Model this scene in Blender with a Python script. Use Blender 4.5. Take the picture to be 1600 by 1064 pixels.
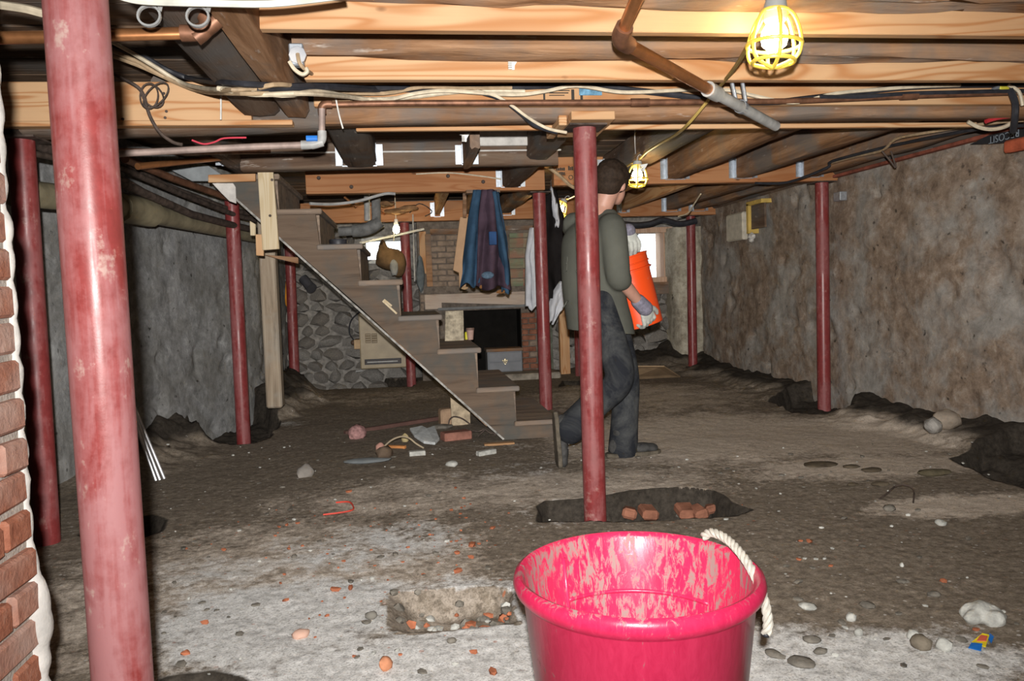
import bpy, bmesh, math, random
import numpy as np
from mathutils import Vector, Matrix, Euler
random.seed(7)
S = bpy.context.scene
COL = S.collection
for o in list(bpy.data.objects): bpy.data.objects.remove(o)

# ------------------------------------------------------------------ camera
F = 1220.0
YAW, PIT, ROL = math.radians(7.5), math.radians(3.8), math.radians(1.95)
C0 = Vector((0, 0, 1.02))
FW = Vector((math.sin(YAW)*math.cos(PIT), math.cos(YAW)*math.cos(PIT), -math.sin(PIT)))
_r = Vector((math.cos(YAW), -math.sin(YAW), 0)); _u = _r.cross(FW)
RT = _r*math.cos(ROL) - _u*math.sin(ROL)
UP = _r*math.sin(ROL) + _u*math.cos(ROL)
cd = bpy.data.cameras.new('camera'); cam = bpy.data.objects.new('camera', cd); COL.objects.link(cam)
cd.sensor_fit = 'HORIZONTAL'; cd.sensor_width = 36.0; cd.lens = 36.0*F/1600.0
cd.clip_start = 0.02; cd.clip_end = 200
cam.matrix_world = Matrix(((RT.x, UP.x, -FW.x, C0.x), (RT.y, UP.y, -FW.y, C0.y), (RT.z, UP.z, -FW.z, C0.z), (0, 0, 0, 1)))
S.camera = cam

# ------------------------------------------------------------------ light
S.view_settings.view_transform = 'Standard'; S.view_settings.look = 'None'
S.view_settings.gamma = 1; S.view_settings.use_curve_mapping = False
S.view_settings.exposure = 0.0
w = bpy.data.worlds.new('world'); S.world = w; w.use_nodes = True
bg = w.node_tree.nodes['Background']; bg.inputs[0].default_value = (.93, .97, 1, 1); bg.inputs[1].default_value = 4.0
# the camera's own pop-up flash, just above and left of the lens
fl = bpy.data.lights.new('camera_flash', 'SPOT'); fl.energy = 1900; fl.spot_size = math.radians(112); fl.spot_blend = 1.0
fl.shadow_soft_size = .018; fl.color = (1, .97, .93)
flo = bpy.data.objects.new('camera_flash', fl); COL.objects.link(flo)
flo.matrix_world = cam.matrix_world.copy(); flo.location = C0 - RT*.004 + UP*.095 - FW*.08
fl.use_nodes = True; _t = fl.node_tree; _f = _t.nodes.new('ShaderNodeLightFalloff'); _f.inputs['Strength'].default_value = 1.0; _f.inputs['Smooth'].default_value = 15.0
_t.links.new(_f.outputs['Quadratic'], _t.nodes['Emission'].inputs['Strength'])

def lamp(name, p, watts, col=(1, .62, .22), r=.03):
    l = bpy.data.lights.new(name, 'POINT'); l.energy = watts; l.color = col; l.shadow_soft_size = r
    o = bpy.data.objects.new(name, l); COL.objects.link(o); o.location = p; return o

# ------------------------------------------------------------------ photograph pixel -> point in the room
def ray(x, y): return FW + RT*((x-800)/F) + UP*((532-y)/F)
def on(ax, v, x, y): d = ray(x, y); return C0 + d*((v-C0[ax])/d[ax])
def fz(x, y, z=0.0): return on(2, z, x, y)
def fy(x, y, Y): return on(1, Y, x, y)
def fx(x, y, X): return on(0, X, x, y)
def fd(x, y, d): return C0 + ray(x, y)*d

# ------------------------------------------------------------------ noise
def _h(ix, iy, s): 
    n = (ix*374761393 + iy*668265263 + s*1442695041) & 0x7fffffff
    n = ((n ^ (n >> 13))*1274126177) & 0x7fffffff
    return ((n ^ (n >> 16)) & 0xffff)/65535.0
def vnoise(x, y, s=0):
    x = np.asarray(x, float); y = np.asarray(y, float)
    ix = np.floor(x).astype(np.int64); iy = np.floor(y).astype(np.int64); fx_ = x-ix; fy_ = y-iy
    u = fx_*fx_*(3-2*fx_); v = fy_*fy_*(3-2*fy_)
    a = _h(ix, iy, s); b = _h(ix+1, iy, s); c = _h(ix, iy+1, s); d = _h(ix+1, iy+1, s)
    return (a+(b-a)*u)*(1-v) + (c+(d-c)*u)*v
def fbm(x, y, o=4, s=0):
    t = 0; a = .5; m = 0
    for k in range(o): t = t + a*vnoise(np.asarray(x)*2**k, np.asarray(y)*2**k, s+k*17); m += a; a *= .5
    return t/m
def sst(a, b, x): t = np.clip((x-a)/(b-a), 0, 1); return t*t*(3-2*t)

# ------------------------------------------------------------------ mesh building
class MB:
    def __init__(s): s.v = []; s.f = []
    def add(s, vs, fs):
        n = len(s.v); s.v += [tuple(p) for p in vs]; s.f += [tuple(i+n for i in f) for f in fs]; return s
    def hexa(s, p):      # 8 corners, bottom 4 then top 4 (same order)
        return s.add(p, [(3,2,1,0),(4,5,6,7),(0,1,5,4),(1,2,6,5),(2,3,7,6),(3,0,4,7)])
    def box(s, a, b):
        x0,y0,z0 = a; x1,y1,z1 = b
        return s.hexa([(x0,y0,z0),(x1,y0,z0),(x1,y1,z0),(x0,y1,z0),(x0,y0,z1),(x1,y0,z1),(x1,y1,z1),(x0,y1,z1)])
    def obox(s, c, sz, m):   # oriented box, m = 3x3 rotation
        c = Vector(c); h = Vector(sz)*.5; p = []
        for z in (-1, 1):
            for x, y in ((-1,-1),(1,-1),(1,1),(-1,1)): p.append(c + m @ Vector((x*h.x, y*h.y, z*h.z)))
        return s.hexa(p)
    def beam(s, a, b, w, h, up=(0,0,1)):   # square bar from a to b
        a = Vector(a); b = Vector(b); d = (b-a).normalized(); u = Vector(up); sd = d.cross(u).normalized(); u = sd.cross(d)
        p = []
        for q in (a, b): p += [q-sd*w/2-u*h/2, q+sd*w/2-u*h/2, q+sd*w/2+u*h/2, q-sd*w/2+u*h/2]
        return s.hexa(p)
    def tube(s, pts, r, n=8, cap=True):
        pts = [Vector(p) for p in pts]; k = len(pts); rs = r if isinstance(r, (list, tuple)) else [r]*k
        t0 = (pts[1]-pts[0]).normalized(); u = t0.orthogonal().normalized(); base = len(s.v); vs = []; fs = []
        for i in range(k):
            t = (pts[min(i+1,k-1)]-pts[max(i-1,0)]).normalized()
            u = (u - t*u.dot(t)); u = u.normalized() if u.length > 1e-6 else t.orthogonal().normalized(); v = t.cross(u)
            for j in range(n):
                a = 2*math.pi*j/n; vs.append(pts[i] + (u*math.cos(a)+v*math.sin(a))*rs[i])
        for i in range(k-1):
            for j in range(n): fs.append((i*n+j, i*n+(j+1)%n, (i+1)*n+(j+1)%n, (i+1)*n+j))
        if cap: fs += [tuple(range(n-1,-1,-1)), tuple(range((k-1)*n, k*n))]
        return s.add(vs, fs)
    def lathe(s, prof, c, n=32, m=None, closed=False):
        c = Vector(c); vs = []; fs = []; k = len(prof)
        for r, z in prof:
            for j in range(n):
                a = 2*math.pi*j/n; p = Vector((r*math.cos(a), r*math.sin(a), z)); vs.append(c + (m @ p if m else p))
        for i in range(k-1 if not closed else k):
            i2 = (i+1) % k
            for j in range(n): fs.append((i*n+j, i*n+(j+1)%n, i2*n+(j+1)%n, i2*n+j))
        if not closed:
            if prof[0][0] > 1e-5: fs.append(tuple(range(n-1,-1,-1)))
            if prof[-1][0] > 1e-5: fs.append(tuple(range((k-1)*n, k*n)))
        return s.add(vs, fs)
    def ell(s, c, r, m=None, n=14, k=9):
        prof = [(max(1e-4, math.sin(math.pi*i/(k-1))), -math.cos(math.pi*i/(k-1))) for i in range(k)]
        c = Vector(c); vs = []; fs = []
        for a, z in prof:
            for j in range(n):
                t = 2*math.pi*j/n; p = Vector((a*math.cos(t)*r[0], a*math.sin(t)*r[1], z*r[2])); vs.append(c + (m @ p if m else p))
        for i in range(k-1):
            for j in range(n): fs.append((i*n+j, i*n+(j+1)%n, (i+1)*n+(j+1)%n, (i+1)*n+j))
        fs += [tuple(range(n-1,-1,-1)), tuple(range((k-1)*n, k*n))]
        return s.add(vs, fs)
    def caps(s, pts, rs, n=14):     # limb: tapered segments with round joints
        for i in range(len(pts)-1): s.tube([pts[i], pts[i+1]], [rs[i], rs[i+1]], n)
        for p, r in zip(pts, rs): s.ell(p, (r, r, r), n=n)
        return s
    def limb(s, pts, rs, n=16, k=5):     # smooth tapered limb through joints, round ends
        pp = smoothpts(pts, k); q = smoothpts([Vector((r, 0, 0)) for r in rs], k)
        s.tube(pp, [max(.004, v.x) for v in q], n); s.ell(pts[0], (rs[0],)*3, n=n); s.ell(pts[-1], (rs[-1],)*3, n=n); return s
    def loft(s, rings, M3, n=24, k=5):   # stacked ellipses (centre, forward radius, side radius)
        c = smoothpts([r[0] for r in rings], k); q = smoothpts([Vector((r[1], r[2], 0)) for r in rings], k); vs = []; fs = []
        for p, v in zip(c, q):
            for j in range(n):
                a = 2*math.pi*j/n; vs.append(p + M3 @ Vector((v.x*math.cos(a), v.y*math.sin(a), 0)))
        L = len(c)
        for i in range(L-1):
            for j in range(n): fs.append((i*n+j, i*n+(j+1)%n, (i+1)*n+(j+1)%n, (i+1)*n+j))
        fs += [tuple(range(n-1,-1,-1)), tuple(range((L-1)*n, L*n))]
        return s.add(vs, fs)
    def prism(s, poly, off):        # polygon of 3-D points pushed along off
        n = len(poly); off = Vector(off); vs = [Vector(p) for p in poly]; vs += [p+off for p in vs]
        fs = [tuple(range(n-1,-1,-1)), tuple(range(n, 2*n))] + [(i, (i+1)%n, (i+1)%n+n, i+n) for i in range(n)]
        return s.add(vs, fs)
    def ico(s, c, r, jit=.15, sub=1, seed=None, m=None):
        rd = random.Random(seed) if seed is not None else random
        b = bmesh.new(); bmesh.ops.create_icosphere(b, subdivisions=sub, radius=1); c = Vector(c); vs = []
        for v in b.verts:
            p = v.co*(1+rd.uniform(-jit, jit)); p = Vector((p.x*r[0], p.y*r[1], p.z*r[2])); vs.append(c + (m @ p if m else p))
        fs = [tuple(v.index for v in f.verts) for f in b.faces]; b.free(); return s.add(vs, fs)
    def mesh(s, name, org=None, smooth=False, bev=0, ang=None):
        n = np.array(s.v); 
        if org is None: org = Vector(((n[:,0].min()+n[:,0].max())/2, (n[:,1].min()+n[:,1].max())/2, n[:,2].min()))
        org = Vector(org); me = bpy.data.meshes.new(name); me.from_pydata([Vector(p)-org for p in s.v], [], s.f)
        b = bmesh.new(); b.from_mesh(me); bmesh.ops.recalc_face_normals(b, faces=b.faces)
        if bev: bmesh.ops.bevel(b, geom=b.edges[:], offset=bev, segments=1, affect='EDGES', clamp_overlap=True)
        for f in b.faces: f.smooth = bool(smooth)
        b.to_mesh(me); b.free()
        if smooth and ang:
            me.set_sharp_from_angle(angle=math.radians(ang))
        return me, org
    def build(s, name, m, parent=None, smooth=False, bev=0, ang=40, org=None):
        me, org = s.mesh(name, org, smooth, bev, ang); me.materials.append(m)
        return link(name, me, org, parent)
WL = {}
def link(name, me, org, parent=None):
    o = bpy.data.objects.new(name, me); COL.objects.link(o); org = Vector(org)
    WL[o.name] = org.copy()
    if parent is not None: o.parent = parent; o.location = org - WL[parent.name]
    else: o.location = org
    return o
def empty(name, p): 
    o = bpy.data.objects.new(name, None); COL.objects.link(o); o.location = p; o.empty_display_size = .05; WL[o.name] = Vector(p); return o
def tag(o, label=None, cat=None, group=None, kind=None):
    if label: o['label'] = label
    if cat: o['category'] = cat
    if group: o['group'] = group
    if kind: o['kind'] = kind
    return o
def thing(name, p, label, cat, group=None): return tag(empty(name, p), label, cat, group)
def grid_mesh(name, P, m, org=(0,0,0), attrs=None, smooth=True):   # P: (ny,nx,3) array
    ny, nx = P.shape[:2]; org = Vector(org)
    me = bpy.data.meshes.new(name); v = (P.reshape(-1,3) - np.array(org)).astype(np.float32)
    i = np.arange(ny*nx).reshape(ny, nx); q = np.stack([i[:-1,:-1], i[:-1,1:], i[1:,1:], i[1:,:-1]], -1).reshape(-1,4)
    me.vertices.add(len(v)); me.vertices.foreach_set('co', v.ravel())
    me.loops.add(q.size); me.loops.foreach_set('vertex_index', q.ravel().astype(np.int32))
    me.polygons.add(len(q)); me.polygons.foreach_set('loop_start', np.arange(0, q.size, 4, dtype=np.int32))
    me.polygons.foreach_set('use_smooth', np.full(len(q), smooth))
    me.update(calc_edges=True)
    for k, a in (attrs or {}).items():
        at = me.attributes.new(k, 'FLOAT', 'POINT'); at.data.foreach_set('value', a.ravel().astype(np.float32))
    me.materials.append(m); return link(name, me, org)
def timber(a, b, w, h, jit, seed, step=.12, taper=0):     # hand-hewn timber: wavy rounded box, a/b = axis ends
    a = Vector(a); b = Vector(b); d = (b-a); L = d.length; d.normalize(); sd = d.cross(Vector((0,0,1))).normalized(); u = sd.cross(d)
    n = max(2, int(L/step)); rd = random.Random(seed); ring = []
    cx, cz = w/2, h/2; e = min(w, h)*.14
    for x, z in ((-cx+e,-cz),(0,-cz),(cx-e,-cz),(cx,-cz+e),(cx,0),(cx,cz-e),(cx-e,cz),(-cx+e,cz),(-cx,cz-e),(-cx,0),(-cx,-cz+e)): ring.append((x, z))
    m = MB(); vs = []; k = len(ring)
    for i in range(n+1):
        t = i/n; p = a + d*(L*t)
        for j, (x, z) in enumerate(ring):
            q = float(fbm(t*L*2.2+j*.35, j*.8+seed*7.1, 3, seed)-.5)*2*jit
            vs.append(p + sd*(x*(1+q*1.1)) + u*(z + (q*h if z < cz*.9 else 0)))
    fs = [(i*k+j, i*k+(j+1)%k, (i+1)*k+(j+1)%k, (i+1)*k+j) for i in range(n) for j in range(k)]
    fs += [tuple(range(k-1,-1,-1)), tuple(range(n*k, (n+1)*k))]
    return m.add(vs, fs)
def smoothpts(pts, k=4):          # Catmull-Rom through points
    pts = [Vector(p) for p in pts]; out = []
    for i in range(len(pts)-1):
        p0 = pts[max(i-1,0)]; p1 = pts[i]; p2 = pts[i+1]; p3 = pts[min(i+2,len(pts)-1)]
        for j in range(k):
            t = j/k; out.append(.5*((2*p1)+(p2-p0)*t+(2*p0-5*p1+4*p2-p3)*t*t+(3*p1-p0-3*p2+p3)*t**3))
    return out+[pts[-1]]
def remesh(mb, voxel, it=6, fac=.5):
    me, org = mb.mesh('tmp'); o = bpy.data.objects.new('tmp', me); COL.objects.link(o)
    r = o.modifiers.new('r', 'REMESH'); r.mode = 'VOXEL'; r.voxel_size = voxel
    if it: q = o.modifiers.new('s', 'SMOOTH'); q.iterations = it; q.factor = fac
    dg = bpy.context.evaluated_depsgraph_get(); me2 = bpy.data.meshes.new_from_object(o.evaluated_get(dg))
    bpy.data.objects.remove(o); 
    for p in me2.polygons: p.use_smooth = True
    return me2, org
def remesh_obj(name, mb, m, voxel, parent=None, it=6):
    me, org = remesh(mb, voxel, it); me.name = name; me.materials.clear(); me.materials.append(m); return link(name, me, org, parent)

# ------------------------------------------------------------------ materials
class N:
    def __init__(s, name):
        s.m = bpy.data.materials.new(name); s.m.use_nodes = True; s.t = s.m.node_tree; s.b = s.t.nodes['Principled BSDF']; s._c = None
    def n(s, ty, **k):
        x = s.t.nodes.new(ty)
        for a, v in k.items(): setattr(x, a, v)
        return x
    def put(s, sock, v):
        if hasattr(v, 'is_linked') or isinstance(v, bpy.types.NodeSocket): s.t.links.new(v, sock)
        else: sock.default_value = v if not (isinstance(v, tuple) and len(v) == 3 and sock.type == 'RGBA') else (*v, 1)
    def obj(s, rnd=True):
        if s._c: return s._c
        tc = s.n('ShaderNodeTexCoord'); 
        if not rnd: s._c = tc.outputs['Object']; return s._c
        oi = s.n('ShaderNodeObjectInfo'); mu = s.math('MULTIPLY', oi.outputs['Random'], 53.0); v = s.n('ShaderNodeVectorMath', operation='ADD')
        s.put(v.inputs[0], tc.outputs['Object']); s.put(v.inputs[1], mu); s._c = v.outputs[0]; return s._c
    def pos(s): return s.n('ShaderNodeNewGeometry').outputs['Position']
    def math(s, op, a, b=0.0, clamp=False):
        x = s.n('ShaderNodeMath', operation=op); x.use_clamp = clamp; s.put(x.inputs[0], a); s.put(x.inputs[1], b); return x.outputs[0]
    def map(s, v, sc=(1,1,1), rot=(0,0,0)):
        x = s.n('ShaderNodeMapping'); s.put(x.inputs[0], v); x.inputs['Scale'].default_value = sc; x.inputs['Rotation'].default_value = rot; return x.outputs[0]
    def noise(s, v, sc, det=4, ro=.6, dist=0):
        x = s.n('ShaderNodeTexNoise'); s.put(x.inputs['Vector'], v); x.inputs['Scale'].default_value = sc; x.inputs['Detail'].default_value = det
        x.inputs['Roughness'].default_value = ro; x.inputs['Distortion'].default_value = dist; return x.outputs[0]
    def voro(s, v, sc, feat='F1', out=0, rand=1):
        x = s.n('ShaderNodeTexVoronoi', feature=feat); s.put(x.inputs['Vector'], v); x.inputs['Scale'].default_value = sc; x.inputs['Randomness'].default_value = rand; return x.outputs[out]
    def ramp(s, f, st, mode='LINEAR'):
        x = s.n('ShaderNodeValToRGB'); s.put(x.inputs[0], f); r = x.color_ramp; r.interpolation = mode
        while len(r.elements) < len(st): r.elements.new(.5)
        for e, (p, c) in zip(r.elements, st): e.position = p; e.color = (*c, 1) if isinstance(c, tuple) else (c, c, c, 1)
        return x.outputs[0]
    def mix(s, f, a, b, mode='MIX'):
        x = s.n('ShaderNodeMix', data_type='RGBA', blend_type=mode); s.put(x.inputs[0], f); s.put(x.inputs[6], a); s.put(x.inputs[7], b); return x.outputs[2]
    def attr(s, name): return s.n('ShaderNodeAttribute', attribute_name=name).outputs['Fac']
    def bump(s, h, st=.4, d=.01):
        x = s.n('ShaderNodeBump'); x.inputs['Strength'].default_value = st; x.inputs['Distance'].default_value = d; s.put(x.inputs['Height'], h)
        s.t.links.new(x.outputs[0], s.b.inputs['Normal'])
    def done(s, col=None, rough=.8, metal=0, spec=.3, **k):
        if col is not None: s.put(s.b.inputs['Base Color'], col)
        s.put(s.b.inputs['Roughness'], rough); s.b.inputs['Metallic'].default_value = metal; s.b.inputs['Specular IOR Level'].default_value = spec
        for a, v in k.items(): s.put(s.b.inputs[a], v)
        return s.m
def plain(name, col, rough=.6, metal=0, spec=.4, var=.25, sc=9, bump=0):
    n = N(name); f = n.noise(n.obj(), sc, 4); c = n.mix(n.ramp(f, [(.3, 0.), (.7, 1.)]), tuple(x*(1-var) for x in col), tuple(min(1, x*(1+var)) for x in col))
    if bump: n.bump(n.noise(n.obj(), sc*4, 3), bump, .004)
    return n.done(c, rough, metal, spec)
def wood_new(name, ax, a, b, knots=True):
    n = N(name); sc = [5.0, 5.0, 5.0]; sc[ax] = .55; v = n.map(n.obj(), tuple(sc))
    g = n.noise(v, 1.15, 2, .45, .9); rings = n.math('SINE', n.math('MULTIPLY', g, 58.0)); rings = n.math('ADD', n.math('MULTIPLY', rings, .5), .5)
    sf = [160.0]*3; sf[ax] = 5; fi = n.noise(n.map(n.obj(), tuple(sf)), 1, 2)
    c = n.mix(n.math('MULTIPLY', n.math('POWER', rings, 3.0), .9), a, b); c = n.mix(n.math('MULTIPLY', fi, .35), c, tuple(x*.72 for x in a))
    big = n.noise(n.map(n.obj(), (1.2, 1.2, 1.2)), 1, 3); c = n.mix(n.ramp(big, [(.45, 0.), (.75, .5)]), c, tuple(x*.8 for x in b))
    if knots:
        sk = [7.0]*3; sk[ax] = 3.4; k = n.voro(n.map(n.obj(), tuple(sk)), 1.0); c = n.mix(n.ramp(k, [(.035, .85), (.085, 0.)]), c, (.10, .04, .015))
    n.bump(fi, .12, .002); return n.done(c, .72, 0, .25)
def wood_old(name, ax, a, b, grey, dust=(.45, .40, .35), damt=.62):
    n = N(name); sc = [14.0]*3; sc[ax] = 1.1; v = n.map(n.obj(), tuple(sc)); f = n.noise(v, 1, 5, .65, .8)
    c = n.ramp(f, [(.28, tuple(x*.45 for x in a)), (.45, a), (.62, b), (.8, tuple(x*.6 for x in a))])
    p = n.noise(n.obj(), 2.3, 4, .6); c = n.mix(n.ramp(p, [(.46, 0.), (.62, .8)]), c, grey)
    sw = [26.0]*3; sw[ax] = 5; w2 = n.noise(n.map(n.obj(), tuple(sw)), 1, 4, .7); c = n.mix(n.ramp(w2, [(damt, 0.), (damt+.13, .75)]), c, dust)
    n.bump(n.math('ADD', f, n.math('MULTIPLY', w2, .5)), .6, .012); return n.done(c, .85, 0, .2)
def red_paint(name, red, rose, amt, speck):
    n = N(name); v = n.obj(); s1 = n.noise(n.map(v, (10, 10, 3.2)), 1, 5, .62, .4); s2 = n.noise(v, 30, 4, .7); s3 = n.noise(n.map(v, (70, 70, 3.0)), 1, 3, .6); s4 = n.noise(n.map(v, (16, 16, 8)), 1, 4, .7)
    c = n.mix(n.ramp(s2, [(.35, 0.), (.7, 1.)]), red, tuple(x*1.35 for x in red))
    e = n.math('ADD', n.math('MULTIPLY', s1, .62), n.math('ADD', n.math('MULTIPLY', s3, .22), n.math('MULTIPLY', s2, .16)))
    d = n.ramp(e, [(.50-amt*.10, 0.), (.60-amt*.06, 1.)]); c = n.mix(n.math('MULTIPLY', d, .35+.55*amt), c, rose)
    w_ = n.ramp(n.math('ADD', n.math('MULTIPLY', s4, .6), n.math('MULTIPLY', s2, .4)), [(.575, 0.), (.64, 1.)]); c = n.mix(n.math('MULTIPLY', w_, speck), c, (.46, .36, .31))
    n.bump(s2, .12, .003); return n.done(c, n.ramp(d, [(0, .36), (1, .62)]), 0, .45)

PINE = {ax: wood_new('new_pine_%d' % ax, ax, (.58, .365, .20), (.40, .165, .055)) for ax in (0, 1, 2)}
PALE = wood_new('pale_pine', 2, (.62, .52, .36), (.50, .38, .22))
ORNG = wood_new('orange_fir', 0, (.42, .20, .09), (.32, .12, .042))
OLD = {ax: wood_old('old_timber_%d' % ax, ax, (.22, .115, .058), (.34, .20, .115), (.15, .135, .122)) for ax in (0, 1)}
OLDG = {ax: wood_old('grey_timber_%d' % ax, ax, (.12, .075, .05), (.17, .12, .085), (.115, .11, .105)) for ax in (0, 1)}
PLANK = wood_old('subfloor_plank', 0, (.13, .08, .05), (.20, .135, .09), (.13, .12, .11))
REDN = red_paint('red_steel_dusty', (.215, .038, .036), (.35, .16, .165), .9, .6)
REDM = red_paint('red_steel', (.165, .026, .026), (.26, .10, .10), .35, .25)
GALV = plain('galvanised_steel', (.46, .50, .55), .42, .7, .5, .2, 40)
COPPER = plain('copper_pipe', (.50, .22, .09), .35, .75, .5, .3, 12)
COPD = plain('dull_copper', (.20, .095, .055), .5, .45, .4, .45, 18)
IRON = plain('dark_iron_pipe', (.075, .055, .045), .7, .2, .3, .6, 25)
GREYP = plain('grey_pipe', (.36, .36, .35), .5, 0, .4, .25, 14)
CREAM = plain('cream_cable', (.58, .50, .37), .55, 0, .4, .25, 20)
TAN = plain('tan_cable', (.36, .26, .16), .6, 0, .3, .3, 20)
BLACK = plain('black_cable', (.025, .026, .032), .5, 0, .4, .4, 20)
WHITEP = plain('white_plastic', (.75, .74, .70), .45)
WHITEW = plain('white_wash', (.55, .53, .50), .85, 0, .2, .2, 14, .5)

# ------------------------------------------------------------------ floor
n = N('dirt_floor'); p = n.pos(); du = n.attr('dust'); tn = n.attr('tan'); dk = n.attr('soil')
f1 = n.noise(p, 5, 6, .7, .3); f2 = n.noise(p, 34, 5, .75); f3 = n.noise(p, 150, 3, .7)
base = n.ramp(f2, [(.3, (.095, .077, .059)), (.5, (.20, .165, .128)), (.72, (.33, .28, .225))])
tanc = n.ramp(f2, [(.3, (.38, .325, .265)), (.55, (.57, .49, .41)), (.75, (.68, .60, .51))])
pale = n.ramp(f2, [(.28, (.33, .325, .315)), (.5, (.60, .595, .58)), (.75, (.82, .815, .80))])
def msk(a, k=1.0): return n.ramp(n.math('ADD', a, n.math('MULTIPLY', n.math('SUBTRACT', n.math('ADD', n.math('MULTIPLY', f1, .65), n.math('MULTIPLY', f2, .35)), .5), k)), [(.36, 0.), (.62, 1.)])
c = n.mix(msk(tn, 1.3), base, tanc); c = n.mix(msk(du, 1.7), c, pale)
vs = n.voro(n.map(p, (1, 1, .3)), 42, 'F1', 1); vd = n.voro(n.map(p, (1, 1, .3)), 42)
sep = n.n('ShaderNodeSeparateColor'); n.put(sep.inputs[0], vs)
bri = n.math('MULTIPLY', n.math('GREATER_THAN', sep.outputs[0], .86), n.math('LESS_THAN', vd, n.math('MULTIPLY', sep.outputs[1], .32)))
bri = n.math('MULTIPLY', bri, n.attr('brick')); c = n.mix(n.math('MULTIPLY', bri, .85), c, (.42, .13, .055))
whi = n.math('MULTIPLY', n.math('GREATER_THAN', sep.outputs[2], .90), n.math('LESS_THAN', vd, n.math('MULTIPLY', sep.outputs[1], .26)))
c = n.mix(n.math('MULTIPLY', whi, .75), c, (.52, .50, .47))
c = n.mix(n.ramp(f3, [(.35, .5), (.5, 0.)]), c, (.06, .05, .04))
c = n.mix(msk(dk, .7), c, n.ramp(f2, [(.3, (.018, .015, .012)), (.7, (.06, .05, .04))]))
n.bump(n.math('ADD', n.math('MULTIPLY', f2, .6), n.math('MULTIPLY', f3, .5)), .35, .010)
FLOORM = n.done(c, .92, 0, .15)

def poly_sdf(px, py, poly):   # signed distance, negative inside
    d = np.full(px.shape, 1e9); ins = np.zeros(px.shape, bool); k = len(poly)
    for i in range(k):
        ax, ay = poly[i]; bx, by = poly[(i+1) % k]; ex, ey = bx-ax, by-ay
        t = np.clip(((px-ax)*ex+(py-ay)*ey)/(ex*ex+ey*ey+1e-12), 0, 1)
        d = np.minimum(d, (px-ax-ex*t)**2+(py-ay-ey*t)**2)
        c_ = ((ay > py) != (by > py)) & (px < (bx-ax)*(py-ay)/((by-ay) if by != ay else 1e-12)+ax); ins ^= c_
    return np.sqrt(d)*np.where(ins, -1, 1)
def fpoly(pts): return [tuple(fz(*q))[:2] for q in pts]
PITS = [  # outline on the photograph's floor, depth, roughness of the edge
 ([(835,792),(850,783),(930,779),(985,768),(1060,762),(1110,765),(1140,783),(1172,795),(1150,804),(1060,807),(960,812),(845,813)], .22, .03),
 ([(604,922),(700,917),(776,914),(804,921),(807,970),(740,977),(652,984),(600,983)], .07, .015),
 ([(250,1056),(280,1050),(330,1048),(368,1056),(400,1078),(400,1120),(240,1120),(235,1078)], .12, .03),
 ([(130,835),(190,812),(235,805),(251,812),(245,828),(228,836),(170,858)], .12, .03),
 ([(278,690),(300,672),(340,652),(400,645),(436,655),(430,672),(408,690),(390,694),(340,697)], .15, .05),
 ([(1205,630),(1230,617),(1285,614),(1345,628),(1332,646),(1292,649),(1240,646)], .16, .03),
 ([(1486,716),(1520,704),(1575,695),(1680,690),(1680,780),(1600,760),(1560,750),(1530,738)], .13, .03),
 ([(466,608),(642,604),(650,592),(560,590),(460,594)], .30, .03),
 ([(872,604),(890,601),(925,602),(930,596),(880,595)], .12, .02)]
def line(a, b, h0, h1, r): # step sizes grow with distance
    out = [a]
    while out[-1] < b: t = max(0, (out[-1]-r)/(b-r)); out.append(out[-1]+h0+(h1-h0)*t)
    return np.array(out)
gy = np.concatenate([np.arange(-1.4, 1.5, .1), line(1.5, 10.4, .010, .032, 1.6)]); gx = np.concatenate([np.arange(-2.75, -1.0, .022), np.arange(-1.0, 1.95, .0125), np.arange(1.95, 4.15, .022)])
GX, GY = np.meshgrid(gx, gy)
GZ = (fbm(GX*1.0, GY*1.0, 3, 3)-.5)*.03 + (fbm(GX*9, GY*9, 3, 5)-.5)*.007 + (fbm(GX*34, GY*34, 2, 9)-.5)*.005
soil = np.zeros_like(GX); pit = np.zeros_like(GX)
for k, (pp, dep, ro) in enumerate(PITS):
    pl = fpoly(pp); xs = [q[0] for q in pl]; ys = [q[1] for q in pl]
    sl = np.ix_((gy > min(ys)-.3) & (gy < max(ys)+.3), (gx > min(xs)-.3) & (gx < max(xs)+.3)); X_, Y_ = GX[sl], GY[sl]
    sd = poly_sdf(X_, Y_, pl) + (fbm(X_*6, Y_*6, 2, 40+k)-.5)*2*ro
    m_ = 1-sst(-.05, .006, sd); dz = dep*(1+.5*(fbm(X_*10, Y_*10, 3, 60+k)-.5))
    if k == 1: dz = dz*(.45+.75*sst(-.05, .0, X_ - (fz(650, 950).x)))
    GZ[sl] -= m_*dz; pit[sl] = np.maximum(pit[sl], m_)
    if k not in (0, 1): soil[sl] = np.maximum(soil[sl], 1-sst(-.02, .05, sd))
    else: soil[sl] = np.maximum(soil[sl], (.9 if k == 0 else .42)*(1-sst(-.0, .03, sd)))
def wall_r(y): return 3.50 + .10*sst(5.0, 4.0, y)
def wall_l(y): return np.interp(y, [-2, 3.0, 4.46, 5.84, 7.24, 8.8, 10], [-2.5, -2.25, -1.95, -1.66, -1.30, -1.38, -1.4])
dr = wall_r(GY)-GX; dl = GX-wall_l(GY)
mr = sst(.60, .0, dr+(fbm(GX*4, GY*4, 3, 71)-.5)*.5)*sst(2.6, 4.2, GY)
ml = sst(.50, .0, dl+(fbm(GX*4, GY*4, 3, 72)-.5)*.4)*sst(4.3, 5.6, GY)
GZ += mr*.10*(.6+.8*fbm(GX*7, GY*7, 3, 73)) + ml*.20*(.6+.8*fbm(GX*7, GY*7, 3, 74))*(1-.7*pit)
soil = np.maximum(soil, np.maximum(mr*.8, ml))
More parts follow.
